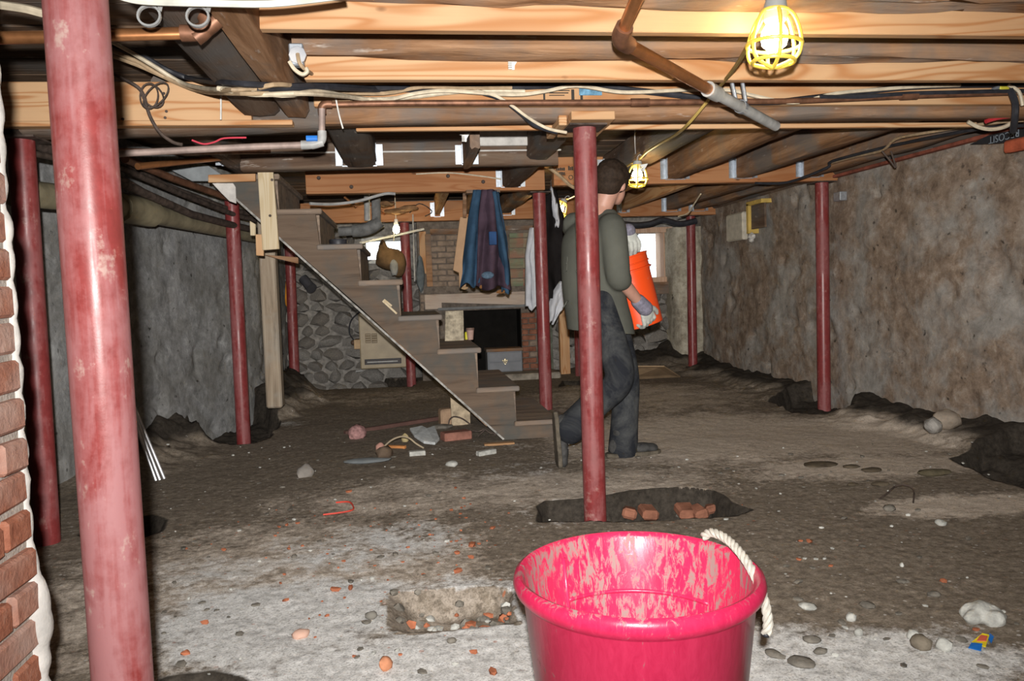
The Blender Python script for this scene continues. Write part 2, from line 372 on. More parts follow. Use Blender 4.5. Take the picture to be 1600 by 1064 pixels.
# soil heap by the far right corner
q = fz(1015, 566); hp = np.exp(-(((GX-q.x)/.75)**2+((GY-9.4)/.5)**2)); GZ += hp*.22*(.6+.8*fbm(GX*5, GY*5, 3, 76)); soil = np.maximum(soil, hp*1.1)
def blobs(lst):
    a = np.zeros_like(GX)
    for x, y, rx, ry, v in lst:
        q = fz(x, y); a = np.maximum(a, v*np.exp(-(((GX-q.x)/rx)**2+((GY-q.y)/ry)**2)**1.5))
    return a
dust = blobs([(450,960,.58,.42,.80),(345,900,.50,.38,.50),(620,1060,.8,.35,.85),(1000,1040,1.0,.22,.8),(1300,1064,.7,.16,.9),(720,960,.45,.42,.70),(560,860,.60,.45,.50),
   (240,790,.9,.7,.2),(270,1000,.25,.25,.5),(880,800,.3,.35,.40),(610,840,.4,.3,.56),(800,735,.55,.3,.36),(760,700,.6,.25,.34),(430,665,.35,.2,.48),(1370,1000,.2,.06,.8)])
tan = blobs([(1100,680,1.3,1.1,.78),(1300,680,1.0,.9,.78),(1500,790,.62,.22,.8),(900,760,1.1,.5,.62),(700,770,1.2,.6,.55),(1000,620,1.3,1.5,.60),(600,620,1.6,.9,.45),(420,900,1.2,1.0,.6),(1350,730,.9,.35,.72)])
tan = tan - blobs([(1250,850,.75,.42,.5),(1450,880,.8,.5,.55),(320,740,1.0,.5,.35)])
clay = np.zeros_like(GX); pb_ = fpoly(PITS[1][0]); ib = (poly_sdf(GX, GY, pb_) < .012) & (GZ < -.008); dust = np.where(ib, dust*.25, dust); tan = np.where(ib, .45, tan)
tan = np.where(poly_sdf(GX, GY, fpoly(PITS[0][0])) < .0, .35, tan)
brk = blobs([(700,940,.4,.4,1),(500,840,1.0,.7,.9),(740,850,.5,.5,1),(1000,840,1.0,.4,.7),(1300,850,.8,.5,.35),(450,970,.7,.4,.4),(1010,780,.5,.25,1)])
brk[:] = np.maximum(brk, .12)
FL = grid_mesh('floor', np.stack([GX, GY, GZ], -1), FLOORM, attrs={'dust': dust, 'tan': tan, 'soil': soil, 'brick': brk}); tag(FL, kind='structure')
def gz(x, y):   # ground height at a place
    i = int(np.clip(np.searchsorted(gy, y), 0, len(gy)-1)); j = int(np.clip(np.searchsorted(gx, x), 0, len(gx)-1)); return float(GZ[i, j])
def ground(px, py):
    q = fz(px, py); 
    for _ in range(3): q = fz(px, py, gz(q.x, q.y))
    return q

# ------------------------------------------------------------------ walls
def plaster(name, cols, patch, sc=1.0):
    n = N(name); p = n.pos(); f1 = n.noise(p, 2.2*sc, 6, .68, .5); f2 = n.noise(p, 11*sc, 8, .74, .25); f3 = n.noise(p, 55, 4, .7)
    c = n.ramp(f2, [(.26, tuple(x*.42 for x in cols[0])), (.42, cols[0]), (.55, cols[1]), (.72, cols[2])])
    c = n.mix(n.ramp(f1, [(.44, 0.), (.60, .85)]), c, n.ramp(f2, [(.3, tuple(x*.5 for x in patch)), (.7, patch)]))
    st = n.noise(n.map(p, (3, 3, .8)), 2.0, 4, .6); c = n.mix(n.ramp(st, [(.56, 0.), (.72, .45)]), c, cols[2])
    pk = n.noise(p, 17, 2, .5); c = n.mix(n.ramp(pk, [(.24, .85), (.32, 0.)]), c, (.03, .026, .022))
    n.bump(n.math('ADD', f2, n.math('MULTIPLY', f3, .3)), .5, .018); return n.done(c, .92, 0, .15)
PLR = plaster('rough_plaster_right', ((.185, .135, .10), (.27, .205, .155), (.42, .375, .325)), (.40, .385, .36))
PLL = plaster('grey_plaster_left', ((.22, .222, .222), (.30, .302, .302), (.46, .46, .455)), (.26, .255, .24), 1.3)
def wall_grid(name, fn, y0, y1, z0, z1, m, sgn, amp, seed, hole=None):
    ys = np.arange(y0, y1, .035); zs = np.arange(z0, z1+.001, .035); YY, ZZ = np.meshgrid(ys, zs)
    d = (fbm(YY*1.6, ZZ*1.9, 4, seed)-.5)*amp*2 + np.maximum(0, fbm(YY*3.6, ZZ*4.6, 3, seed+3)-.48)*amp*2.6 + (fbm(YY*13, ZZ*13, 3, seed+5)-.5)*amp*.5
    h = sst(.20, .30, 1-fbm(YY*5.5+9, ZZ*6.5, 2, seed+8)); d -= (1-h)*.03
    P = np.stack([fn(YY)+sgn*d, YY, ZZ], -1); return tag(grid_mesh(name, P, m), kind='structure')
wall_grid('wall_right', lambda y: wall_r(y)+.02, -1.5, 10.5, -.45, 1.93, PLR, -1, .022, 11)
wall_grid('wall_left', lambda y: wall_l(y)-.02, -1.5, 10.5, -.45, 2.1, PLL, 1, .016, 23)
tag(MB().box((-2.9, -1.5, -.5), (4.3, -1.4, 2.2)).build('wall_front', PLL), kind='structure')
tag(MB().box((-2.9, -1.5, -.62), (4.3, 10.6, -.55)).build('trim_1', FLOORM), kind='structure')

tag(MB().box((-3.0, -1.5, -.6), (-2.8, 10.6, 2.25)).build('sky_block_left', PLL), kind='structure')  # unseen box added behind the left wall to stop sky light leaking in
tag(MB().box((3.85, -1.5, -.6), (4.4, 10.6, 2.25)).build('sky_block_right', PLR), kind='structure')  # same on the right, added to block sky light over the wall top
# subfloor above the joists: one board after another
ce = tag(MB().box((-2.9, -1.5, 2.13), (4.3, 10.6, 2.2)).build('ceiling', PLANK), kind='structure')
y = -1.4; me_pl = {}
while y < 10.3:
    wdt = random.choice((.19, .22, .25)); 
    if wdt not in me_pl: me_pl[wdt] = MB().box((-3.5, 0, 0), (3.5, wdt-.008, .022)).mesh('plank', Vector((0,0,0)), bev=.003)[0]; me_pl[wdt].materials.append(PLANK)
    link('plank', me_pl[wdt], (.7, y, 2.10+random.uniform(-.004, .004)), ce); y += wdt

# back wall: rubble stone round two window openings
n = N('stone'); v = n.obj(); f = n.noise(v, 9, 5, .7, .4); f2 = n.noise(v, 40, 3, .7)
c = n.ramp(f, [(.3, (.15, .142, .13)), (.5, (.30, .285, .265)), (.7, (.45, .425, .39))]); oi = n.n('ShaderNodeObjectInfo')
c = n.mix(n.math('MULTIPLY', oi.outputs['Random'], .55), c, (.15, .125, .10)); n.bump(n.math('ADD', f, n.math('MULTIPLY', f2, .4)), .7, .02); STONE = n.done(c, .9, 0, .15)
MORT = plain('old_mortar', (.24, .225, .205), .95, 0, .1, .4, 22, .6)
YB = 9.45
W1 = (fy(571,408,YB), fy(628,374,YB)); W2 = (fy(980,436,YB), fy(1041,362,YB))
wb = MB(); xs = [-2.9, W1[0].x, W1[1].x, W2[0].x, W2[1].x, 4.3]
for i in range(5):
    if i in (1, 3):
        a, b = (W1, W2)[i//2]; wb.box((xs[i], YB, -.5), (xs[i+1], YB+.35, a.z)); wb.box((xs[i], YB, b.z), (xs[i+1], YB+.35, 2.2))
    else: wb.box((xs[i], YB, -.5), (xs[i+1], YB+.35, 2.2))
WB = tag(wb.build('wall_back', MORT, org=(0, YB, 0)), kind='structure')
st_me = []
for k in range(7):
    me = MB().ico((0,0,0), (1, 1, 1), .22, 1, 100+k).mesh('stone', Vector((0,0,0)), smooth=True, ang=45)[0]; me.materials.append(STONE); st_me.append(me)
def stones(x0, x1, z0, z1, cw, ch, keep):
    z = z0; r = 0
    while z < z1:
        hh = ch*random.uniform(.75, 1.3); x = x0 + random.uniform(-.1, .1)
        while x < x1:
            ww = cw*random.uniform(.6, 1.5); cx, cz = x+ww/2, z+hh/2
            if keep(cx, cz, ww/2, hh/2):
                o = link('stone', random.choice(st_me), (cx, YB+.012+random.uniform(-.015, .015), cz), WB)
                o.scale = (ww*.55, .07+random.uniform(0, .05), hh*.56); o.rotation_euler = (random.uniform(-.05,.05), random.uniform(-.3,.3), random.uniform(-.05,.05))
            x += ww
        z += hh
def clear(a, b): return lambda x, z, hx, hz: not (x+hx > a.x-.08 and x-hx < b.x+.08 and z+hz > a.z-.08 and z-hz < b.z+.08)
k1, k2 = clear(*W1), clear(*W2)
stones(-1.35, .42, -.3, 1.75, .20, .14, k1)
stones(1.72, 3.5, -.1, 1.75, .24, .16, k2)

# windows: frame, sash bars, glass, daylight beyond
GLASS = N('window_glass'); GLASS.b.inputs['Transmission Weight'].default_value = 1; GLASS = GLASS.done((.95, .97, 1), .03, 0, .5)
PINKW = wood_new('pinkish_frame_wood', 2, (.62, .42, .30), (.50, .30, .19), False)
def window(num, a, b, fw, mat, bars, d0=.02):
    r = tag(empty('window_%d' % num, ((a.x+b.x)/2, YB+.1, a.z)), kind='structure')
    m = MB()
    for (x0, x1, z0, z1) in ((a.x-fw, a.x+.012, a.z-fw, b.z+fw), (b.x-.012, b.x+fw, a.z-fw, b.z+fw), (a.x, b.x, a.z-fw, a.z+.012), (a.x, b.x, b.z-.012, b.z+fw)):
        m.box((x0, YB-d0-.05, z0), (x1, YB+.06, z1))
    m.build('frame', mat, r, bev=.003)
    for t in bars: MB().box((a.x+(b.x-a.x)*t-.018, YB+.1, a.z), (a.x+(b.x-a.x)*t+.018, YB+.13, b.z)).build('sash_bar', mat, r)
    MB().box((a.x, YB+.112, a.z), (b.x, YB+.118, b.z)).build('pane', GLASS, r)
    return r
window(1, *W1, .035, plain('white_frame', (.52, .52, .49), .6), [.52])
w2 = window(2, *W2, .055, PINKW, [])
s = MB().box((W2[0].x-.12, YB-.12, W2[0].z-.20), (W2[1].x+.06, YB-.02, W2[0].z-.05)).build('window_sill', OLD[0], w2, bev=.006)
s = MB(); s.tube([(W2[1].x+.10, YB-.1, W2[0].z-.1), (W2[1].x+.10, YB-.1, W2[1].z+.05)], .012, 8).build('conduit', GREYP, w2, True)
MB().box((W2[1].x-.045, YB-.02, W2[0].z), (W2[1].x-.0, YB+.3, W2[1].z)).build('jamb', PINKW, w2)
# plastic film bunched in the left half of the opening
n = N('clear_film'); n.b.inputs['Transmission Weight'].default_value = .85; FILM = n.done((.80, .88, .95), .25, 0, .6)
xs_ = np.linspace(0, 1, 14); zs_ = np.linspace(0, 1, 18); A, B = np.meshgrid(xs_, zs_)
P = np.stack([W2[0].x-.03+A*(.10+.10*B)+.03*fbm(B*5, A*2, 2, 4), YB+.02+.05*fbm(A*6, B*3, 3, 5), W2[0].z+.08+B*(W2[1].z-W2[0].z-.1)], -1)
fo = grid_mesh('plastic_film', P, FILM, (W2[0].x, YB, W2[0].z)); sm = fo.modifiers.new('s', 'SOLIDIFY'); sm.thickness = .002
tag(fo, 'crumpled clear plastic film hanging in the bright pink framed window', 'plastic film')
# the plastered pilaster in the far right corner
zs = np.arange(-.2, 1.72, .03); a_ = np.linspace(0, 1, 26); AA, ZZ = np.meshgrid(a_, zs)
xp_ = fy(1058, 450, 9.05).x
px = np.where(AA < .7, xp_+AA/.7*(3.62-xp_), 3.62)-.03*(fbm(AA*6, ZZ*5, 3, 33)-.5); py = np.where(AA < .7, 9.05, 9.05+(AA-.7)*1.5)-.06*(fbm(AA*7, ZZ*4, 3, 34)-.5)
px = np.where(AA < .06, xp_+(AA-.06)*.3, px); py = np.where(AA < .06, 9.05+(.06-AA)*8, py)
tag(grid_mesh('trim_2', np.stack([px, py, ZZ], -1), plaster('cream_plaster', ((.36, .32, .25), (.50, .46, .37), (.62, .58, .48)), (.30, .26, .20))), kind='structure')
# garden wall outside the windows so the openings look on to a yard
tag(MB().box((-4, 13, -3), (7, 13.1, .55)).build('trim_3', plain('garden_wall', (.45, .5, .42), .9)), kind='structure')

# ------------------------------------------------------------------ brick pier at the left edge
n = N('old_brick'); v = n.obj(); f = n.noise(v, 30, 4, .7); g = n.noise(v, 7, 3, .6); oi = n.n('ShaderNodeObjectInfo')
c = n.ramp(f, [(.3, (.25, .088, .052)), (.55, (.36, .145, .09)), (.75, (.44, .24, .175))]); sz_ = n.n('ShaderNodeSeparateXYZ'); n.put(sz_.inputs[0], n.pos()); c = n.mix(n.ramp(n.math('ADD', n.math('ADD', n.math('MULTIPLY', g, .6), n.math('MULTIPLY', oi.outputs['Random'], .25)), n.math('MULTIPLY', sz_.outputs[2], .22)), [(.52, 0.), (.86, .8)]), c, (.55, .46, .41))  # bricks paler with height: flash brightness painted in, plus patchy whitewash
n.bump(f, .6, .008); BRICK = n.done(c, .9, 0, .15)
LIME = plain('lime_mortar', (.40, .36, .32), .95, 0, .1, .2, 30, .7)
PX, PY = -.735, 1.60
pier = thing('brick_pier', (PX-.12, 1.2, 0), 'patchily whitewashed red brick pier, flash glare coloured into the top, with pale lime mortar at the left edge', 'pier')
m = MB(); m.box((PX-.22, .55, -.02), (PX-.012, PY-.012, 2.09)); m.build('mortar', LIME, pier)
bm_ = {}
z = .004; k = 0
while z < 2.05:
    y1 = PY; k += 1; seq = [.105, .205, .205, .205, .205] if k % 2 else [.205, .205, .105, .205, .205]
    for L in seq:
        if L not in bm_:
            mm = MB(); mm.box((-.1, 0, 0), (0, L-.012, .058)); me = mm.mesh('brick', Vector((0,0,0)), bev=.006)[0]; me.materials.append(BRICK); bm_[L] = me
        o = link('brick', bm_[L], (PX+random.uniform(-.005, .006), y1-L+random.uniform(-.004, .006), z+random.uniform(-.002, .002)), pier); o.rotation_euler = (random.uniform(-.02,.02), random.uniform(-.02,.02), random.uniform(-.02,.02))
        y1 -= L
    z += .071
m = MB(); zz = np.arange(0, 2.04, .012); lo = sst(.62, .35, zz)
rr = .008 + .006*fbm(zz*30, zz*0, 2, 5) + .005*np.abs(np.sin(zz*math.pi/.071)) + lo*(.006+.014*fbm(zz*14, zz*0+3, 2, 8))
m.tube([(PX-.010-.014*float(v), PY-.002+.006*float(l), float(z)) for z, v, l in zip(zz, fbm(zz*9, zz*0+7, 2, 3), lo)], [float(r) for r in rr], 12)
m.build('mortar_squeeze', WHITEW, pier, True)

# ------------------------------------------------------------------ joists, girders
def lumber(name, a, b, mat, label, cat='joist', group=None, bev=.003):
    return tag(MB().box(a, b).build(name, mat, bev=bev), label, cat, group)
def oldj(name, a, b, w_, h_, mat, label, seed, jit=.10, cat='joist', step=.1):
    return tag(timber(a, b, w_, h_, jit, seed, step).build(name, mat, smooth=True, ang=50), label, cat)
XR = 3.66
oldj('ceiling_joist', (-.39, 2.355, 1.99), (XR, 2.355, 1.98), .085, .225, OLD[0], 'old rough brown joist nearest the camera, above the first new joist', 1, .16)
lumber('ceiling_joist', (-.40, 2.402, 1.80), (XR, 2.442, 2.0), PINE[0], 'new pine joist nearest the camera, behind the hanging yellow lamp')
oldj('ceiling_joist', (-.36, 2.885, 1.962), (XR, 2.885, 1.96), .09, .20, OLD[0], 'old brown joist with a grey right end, second from the camera', 2, .12)
lumber('ceiling_joist', (-.335, 2.94, 1.797), (XR, 2.982, 2.0), PINE[0], 'new pine joist sistered to the second old joist from the camera')
lumber('girder_board', (-1.95, 3.46, 1.765), (-.62, 3.50, 1.925), PINE[0], 'short new pine board with green stripe left of the dark header timber', 'joist')
J2 = lumber('girder_board', (-.36, 3.46, 1.822), (XR, 3.50, 2.0), PINE[0], 'long new pine board with black and blue marks behind the cable bundle', 'joist')
tag(timber((-2.1, 3.59, 1.80), (-.345, 3.59, 1.845), .15, .19, .07, 4).build('girder', OLDG[0], smooth=True, ang=50), 'grey-brown old girder section over the left pipes', 'girder')
tag(timber((-.335, 3.59, 1.855), (XR, 3.59, 1.875), .15, .175, .05, 5).build('girder', OLD[0], smooth=True, ang=50), 'long old brown girder resting on the plate of the centre column', 'girder')
lumber('furring_strip', (-.2, 3.672, 1.760), (2.9, 3.70, 1.782), PINE[0], 'thin pale strip along the lower edge of the long old girder', 'strip')
lumber('furring_strip', (-1.95, 3.44, 1.742), (-.45, 3.50, 1.763), PINE[0], 'thin pale strip under the left pine board', 'strip')
oldj('header_timber', (-.585, 1.7, 1.89), (-.585, 3.46, 1.895), .17, .22, OLDG[1], 'wide grey header timber running away over the left side', 6, .07, 'timber')
oldj('header_timber', (-.45, 1.7, 1.885), (-.43, 3.44, 1.885), .10, .22, OLD[1], 'narrow brown header timber beside the wide grey one', 7, .10, 'timber')
# stair header and short joists running to it
oldj('stair_header', (-.98, 5.06, 1.88), (1.0, 5.06, 1.89), .10, .16, OLDG[0], 'old grey-brown header timber with a white streak above the stairs', 8, .05, 'timber')
lumber('ledger_strip', (-.92, 5.0, 1.895), (1.02, 5.012, 1.905), WHITEW, 'thin flaking white strip on the stair header', 'strip')
oldj('short_joist', (-.26, 3.68, 1.90), (-.255, 5.0, 1.90), .20, .19, OLDG[1], 'wide dark grey joist stub ending on the stair header', 9, .05)
oldj('short_joist', (.40, 4.3, 1.90), (.41, 5.0, 1.90), .055, .22, OLD[1], 'narrow brown joist stub on the stair header', 10, .06)
oldj('short_joist', (-1.02, 3.68, 1.92), (-1.05, 6.4, 1.92), .12, .18, OLDG[1], 'dark joist above the left end of the stairs', 12, .06)
lumber('white_board', (.49, 4.97, 1.925), (1.0, 4.995, 2.02), WHITEW, 'white painted board with nail heads above the stair header', 'board')
# far girders
GL = lumber('girder_beam', (-.76, 6.40, 1.822), (1.16, 6.50, 2.05), ORNG, 'reddish new fir girder running from the stairs to the left middle column', 'girder')
GR = lumber('girder_beam', (1.17, 6.06, 1.812), (4.0, 6.15, 2.03), ORNG, 'new fir girder with grade stamps, from behind the man to the right wall', 'girder')
G3 = lumber('girder_beam', (-1.6, 8.60, 1.785), (4.0, 8.70, 2.0), ORNG, 'farthest reddish fir girder, in front of the back wall', 'girder')
# grade stamp (print on the timber)
INK = plain('black_ink', (.03, .025, .02), .7)
m = MB()
for r_, (x0, x1, yy, hh) in enumerate([(869, 883, 266.5, 5), (871, 883, 273, 4.5), (888, 896, 266, 7)]):
    x = x0
    while x < x1:
        wd = random.uniform(1.6, 2.6); a = fy(x, yy, 6.055); b = fy(min(x+wd, x1), yy-hh*random.uniform(.6, 1), 6.055); m.box((a.x, 6.054, a.z), (b.x, 6.0605, b.z)); x += wd+.8
c_ = fy(892, 277, 6.055); m.lathe([(.013, -.003), (.018, -.003), (.018, .003), (.013, .003)], c_+Vector((0, .003, 0)), 16, Matrix.Rotation(math.pi/2, 3, 'X'), True)
m.build('grade_stamp', INK, GR)
m = MB()
for (x0, y0, x1, y1) in [(856,141,890,142.2),(858,144.5,888,146),(858,148.4,882,149.6),(893,140,897,158),(907,149,910.5,158),(849,142,851.5,157)]:
    a = fy(x0, y1, 3.459); b = fy(x1, y0, 3.459); m.box((a.x, 3.4565, a.z), (b.x, 3.4608, b.z))
m.build('stencil_marks', INK, J2)
a = fy(905, 149, 3.459); b = fy(940, 136, 3.459)
MB().box((a.x, 3.4555, a.z), (b.x, 3.4612, b.z)).build('blue_chalk_patch', plain('blue_chalk', (.12, .25, .36), .8, 0, .2, .5, 40), J2)
# joists running away from the camera
jx = [(.86, 'grey', 'grey old joist just left of the centre column, in the middle bay'), (1.62, 'grey', 'dark old joist just right of the centre column, in the middle bay'),
      (2.13, 'o', 'brown old joist first right of the second yellow lamp'), (2.70, 'o', 'brown old joist second right of the second yellow lamp'), (3.27, 'o', 'brown old joist third right of the second yellow lamp')]
for k, (x, t, lb) in enumerate(jx):
    oldj('long_joist', (x, 3.68, 1.94), (x+.02, 6.05 if x > 1.1 else 6.38, 1.945), .15, .20, OLDG[1] if t == 'grey' else OLD[1], lb, 20+k, .06)
for k, (x, lb) in enumerate([(.36, 'narrow far joist left of the hanging jeans'), (.72, 'round dark far joist behind the top of the jeans'), (1.10, 'far joist right of the hanging jeans'),
        (2.44, 'orange far joist above the back window'), (3.0, 'brown far joist left of the back right column'), (3.32, 'farthest right brown joist by the right wall')]):
    if k in (0, 3): lumber('far_joist', (x-.03, 6.5 if x < 1.2 else 6.16, 1.85), (x+.03, 8.6, 2.03), PINE[1], lb)
    else: oldj('far_joist', (x, 6.52 if x < 1.2 else 6.16, 1.93), (x, 8.6, 1.935), .14, .17, OLD[1], lb, 40+k, .06)
lumber('far_joist', (1.9, 6.16, 1.84), (1.95, 8.6, 2.0), PINE[1], 'new far joist behind the head of the man')
# sill timber and red-edged plate along the right wall
tag(timber((3.60, 2.2, 1.955), (3.56, 8.6, 1.955), .16, .20, .05, 51).build('sill_timber', OLDG[1], smooth=True, ang=50), 'dark sill timber along the top of the right wall', 'timber')
tag(MB().beam((3.50, 2.6, 1.838), (3.48, 6.0, 1.838), .05, .022).build('sill_plate', plain('rusty_red_edge', (.23, .07, .045), .8, 0, .2, .5, 12), bev=.003), 'thin rust-red edged plate on top of the right wall', 'plate')
# black building membrane with its lettering
BLKW = plain('black_membrane', (.018, .020, .026), .5)
mq = [fx(x, y, 3.455) for x, y in ((1515,226),(1545,211),(1580,204),(1600,200),(1650,188),(1650,206),(1600,217),(1560,224))]
mw = MB().prism(mq, (.006, 0, 0)).build('building_membrane', BLKW)
tag(mw, 'black membrane flap with grey lettering above the right wall', 'membrane')
def text(body, size, mat, M4, parent, name='lettering', sx=1.0):
    cu = bpy.data.curves.new(name, 'FONT'); cu.body = body; cu.size = size; cu.extrude = .0008; cu.align_x = 'CENTER'; cu.align_y = 'CENTER'
    o = bpy.data.objects.new(name, cu); COL.objects.link(o); dg = bpy.context.evaluated_depsgraph_get()
    me = bpy.data.meshes.new_from_object(o.evaluated_get(dg)); bpy.data.objects.remove(o); me.materials.clear(); me.materials.append(mat)
    o = bpy.data.objects.new(name, me); COL.objects.link(o); o.parent = parent; M4 = M4.copy(); M4.translation = M4.translation - WL[parent.name]; o.matrix_basis = M4 @ Matrix.Diagonal((sx, 1, 1, 1)); return o
ctr = fx(1568, 213, 3.452)
# upside-down print: text x axis points toward +y, up axis points down, facing -x
Mt = Matrix(((0, 0, -1, 3.4525), (1, 0, 0, ctr.y), (0, -1, 0, ctr.z-.0), (0, 0, 0, 1)))
text('RPCOSIT', .06, plain('grey_print', (.22, .26, .30), .6), Mt, mw)
tag(MB().beam(fx(1573, 230, 3.45), fx(1650, 214, 3.45), .05, .07).build('red_block', plain('red_lead', (.42, .10, .05), .8, 0, .2, .3, 15), bev=.01), 'orange-red painted block on the right wall top at the frame edge', 'block')

# joist hangers
def hanger_mesh(w_, h_):
    m = MB(); t = .006
    m.box((-w_/2-.045, -t, 0), (-w_/2, 0, h_)); m.box((w_/2, -t, 0), (w_/2+.045, 0, h_))
    m.box((-w_/2-t, -.05, 0), (-w_/2, 0, h_)); m.box((w_/2, -.05, 0), (w_/2+t, 0, h_)); m.box((-w_/2-t, -.012, -t), (w_/2+t, 0, 0))
    for s in (-1, 1):
        for q in (.15, .4, .65, .88): m.lathe([(.0055, 0), (.0055, .003)], (s*(w_/2+.022), -t, h_*q), 6, Matrix.Rotation(math.pi/2, 3, 'X'))
    return m
HM = {}
def hanger(x, y, z, w_, h_, label):
    key = (w_, h_)
    if key not in HM: HM[key] = hanger_mesh(w_, h_).mesh('joist_hanger', Vector((0,0,0)))[0]; HM[key].materials.append(GALV)
    tag(link('joist_hanger', HM[key], (x, y, z)), label, 'bracket', 'galvanised joist hangers')
hanger(-.26, 5.003, 1.815, .20, .13, 'joist hanger around the wide grey stub on the stair header')
hanger(.41, 5.003, 1.815, .055, .12, 'joist hanger under the narrow brown stub on the stair header')
hanger(.875, 6.398, 1.85, .15, .14, 'joist hanger left of the centre column on the reddish girder')
for x, lb in ((1.64, 'joist hanger behind the head of the man'), (2.15, 'joist hanger first right of the second yellow lamp'), (2.72, 'joist hanger second right of the second yellow lamp'), (3.29, 'joist hanger third right of the second yellow lamp')):
    hanger(x, 6.058, 1.845, .15, .16, lb)
for x, w_, lb in ((.36, .06, 'far joist hanger left of the hanging jeans'), (1.10, .14, 'far joist hanger right of the hanging jeans'), (2.44, .06, 'far joist hanger left above the back window'),
    (3.0, .14, 'far joist hanger right above the back window'), (3.32, .14, 'far joist hanger nearest the right wall')): hanger(x, 8.598, 1.83, w_, .15, lb)
hanger(-1.08, 5.2, 1.86, .08, .10, 'joist hanger by the copper elbow at the stair top')

# ------------------------------------------------------------------ columns
def column(bot, top, r, m, label, plate=True, wood=None):
    b = Vector(bot); t = Vector(top); root = thing('support_column', b, label, 'column', 'red steel support columns')
    k = 14; pts = [b+(t-b)*(i/k) for i in range(k+1)]; MB().tube(pts, r, 28).build('pole', m, root, True)
    if plate:
        MB().box((t.x-.085, t.y-.085, t.z), (t.x+.085, t.y+.085, t.z+.008)).build('top_plate', IRON, root)
        if b.z > -.05: MB().box((b.x-.09, b.y-.09, b.z-.012), (b.x+.09, b.y+.09, b.z)).build('base_plate', IRON, root)
    return root
def col_px(bp, tp, Y, z1, r, m, label, **k):
    a = fy(*bp, Y); b = fy(*tp, Y); d = (b-a)/(b.z-a.z); a0 = a - d*a.z; z0 = gz(a0.x, a0.y)
    return column(a + d*(z0-a.z-(.01 if z0 > -.05 else .06)), a + d*(z1-a.z), r, m, label, **k)
col_px((192,1064), (118,0), 1.44, 2.09, .0505, REDN, 'large dusty pink-red column nearest the camera, beside the brick pier')
col_px((75,858), (35,250), 3.52, 1.70, .051, REDM, 'dark red column between the brick pier and the nearest column')
col_px((381,690), (363,335), 6.0, 1.80, .051, REDM, 'dark red column left of the stairs in front of the left wall')
col_px((930,805), (913,195), 3.53, 1.735, .053, REDM, 'red column in the centre standing in a hole, half hiding the man')
col_px((853,625), (842,297), 6.46, 1.80, .054, REDM, 'red column behind the foot of the stairs, beside the fireplace')
col_px((1288,646), (1284,282), 6.10, 1.80, .053, REDM, 'red column standing against the right plaster wall')
col_px((461,605), (453,400), 8.80, 1.775, .055, REDM, 'far left red column seen under the stairs')
col_px((643,600), (632,355), 8.66, 1.775, .052, REDM, 'far red column behind the stairs, left of the fireplace')
col_px((906,598), (902,430), 8.66, 1.775, .05, REDM, 'far red column mostly hidden behind the centre column')
col_px((1083,588), (1079,335), 8.66, 1.775, .052, REDM, 'far right red column beside the back window')
a = fy(893, 182, 3.44); b = fy(961, 170, 3.44)
pl = thing('bearing_plate', (a.x/2+b.x/2, 3.6, 1.744), 'reddish wooden bearing plate on top of the centre column', 'plate')
MB().hexa([(a.x, 3.44, 1.757), (b.x, 3.44, 1.757), (b.x-.0, 3.78, 1.744), (a.x-.0, 3.78, 1.744), (a.x, 3.44, 1.795), (b.x, 3.44, 1.795), (b.x, 3.78, 1.785), (a.x, 3.78, 1.785)]).build('block', PINE[0], pl, bev=.003)
MB().box((a.x-.045, 3.50, 1.745), (a.x-.008, 3.82, 1.79)).build('side_block', PINE[1], pl, bev=.003)

# ------------------------------------------------------------------ stairs
STB = wood_old('stair_paint', 0, (.125, .088, .063), (.150, .108, .078), (.075, .080, .076), (.20, .165, .14), .70)
TRD = wood_old('stair_tread', 0, (.20, .15, .115), (.29, .22, .165), (.17, .16, .15), (.38, .30, .24), .62)
ST0, ST1 = 5.20, 6.30
RX = [-1.04, -.797, -.545, -.295, -.048, .20, .45, .70, .965]      # riser faces
TZ = [1.80, 1.575, 1.345, 1.105, .865, .635, .365, .125]           # tread tops
def at0(x, y): q = fy(x, y, ST0); return Vector((q.x, ST0, q.z))
stair = thing('staircase', (.0, ST0, 0), 'old dark painted wooden staircase with worn treads rising to the left', 'stairs')
low = [at0(340, 285), at0(560, 478), at0(787, 686)]
pro = [Vector((-1.19, ST0, 1.81))]
for i in range(8):
    x0, x1 = RX[i], RX[i+1]; pro += [Vector((x0 if i else -1.19, ST0, TZ[i]-.035)), Vector((x1-.02, ST0, TZ[i]-.035))]
pro += [Vector((.945, ST0, .0)), Vector((.61, ST0, .0))]
body = [low[0]] + pro[1:]
body += [low[1]]
# stringers as boards with a stepped top, one each side
def stringer(y, t): return MB().prism([Vector((p.x, y, p.z)) for p in body], (0, t, 0))
stringer(ST0, .035).build('stringer', STB, stair); stringer(ST1-.035, .035).build('stringer', STB, stair)
for i in range(8):
    x0, x1, z = RX[i], RX[i+1], TZ[i]
    t = MB().box((x0-.02 if i else -1.19, ST0-.03, z-.035), (x1+.022, ST1+.02, z)).build('tread', TRD, stair, bev=.007)
    zb = TZ[i+1]-.001 if i < 7 else .0
    MB().box((x1-.022, ST0+.036, zb), (x1, ST1-.036, z-.036)).build('riser', TRD, stair, bev=.002)
MB().prism([low[0]+Vector((-.006,-.010,-.004)), low[0]+Vector((.005,-.010,.003)), low[2]+Vector((.005,-.010,.003)), low[2]+Vector((-.006,-.010,-.004))], (0, .02, 0)).build('white_edge', plain('flaking_white', (.30, .29, .27), .85, 0, .1, .7, 22), stair)
d_ = (low[2]-low[0])
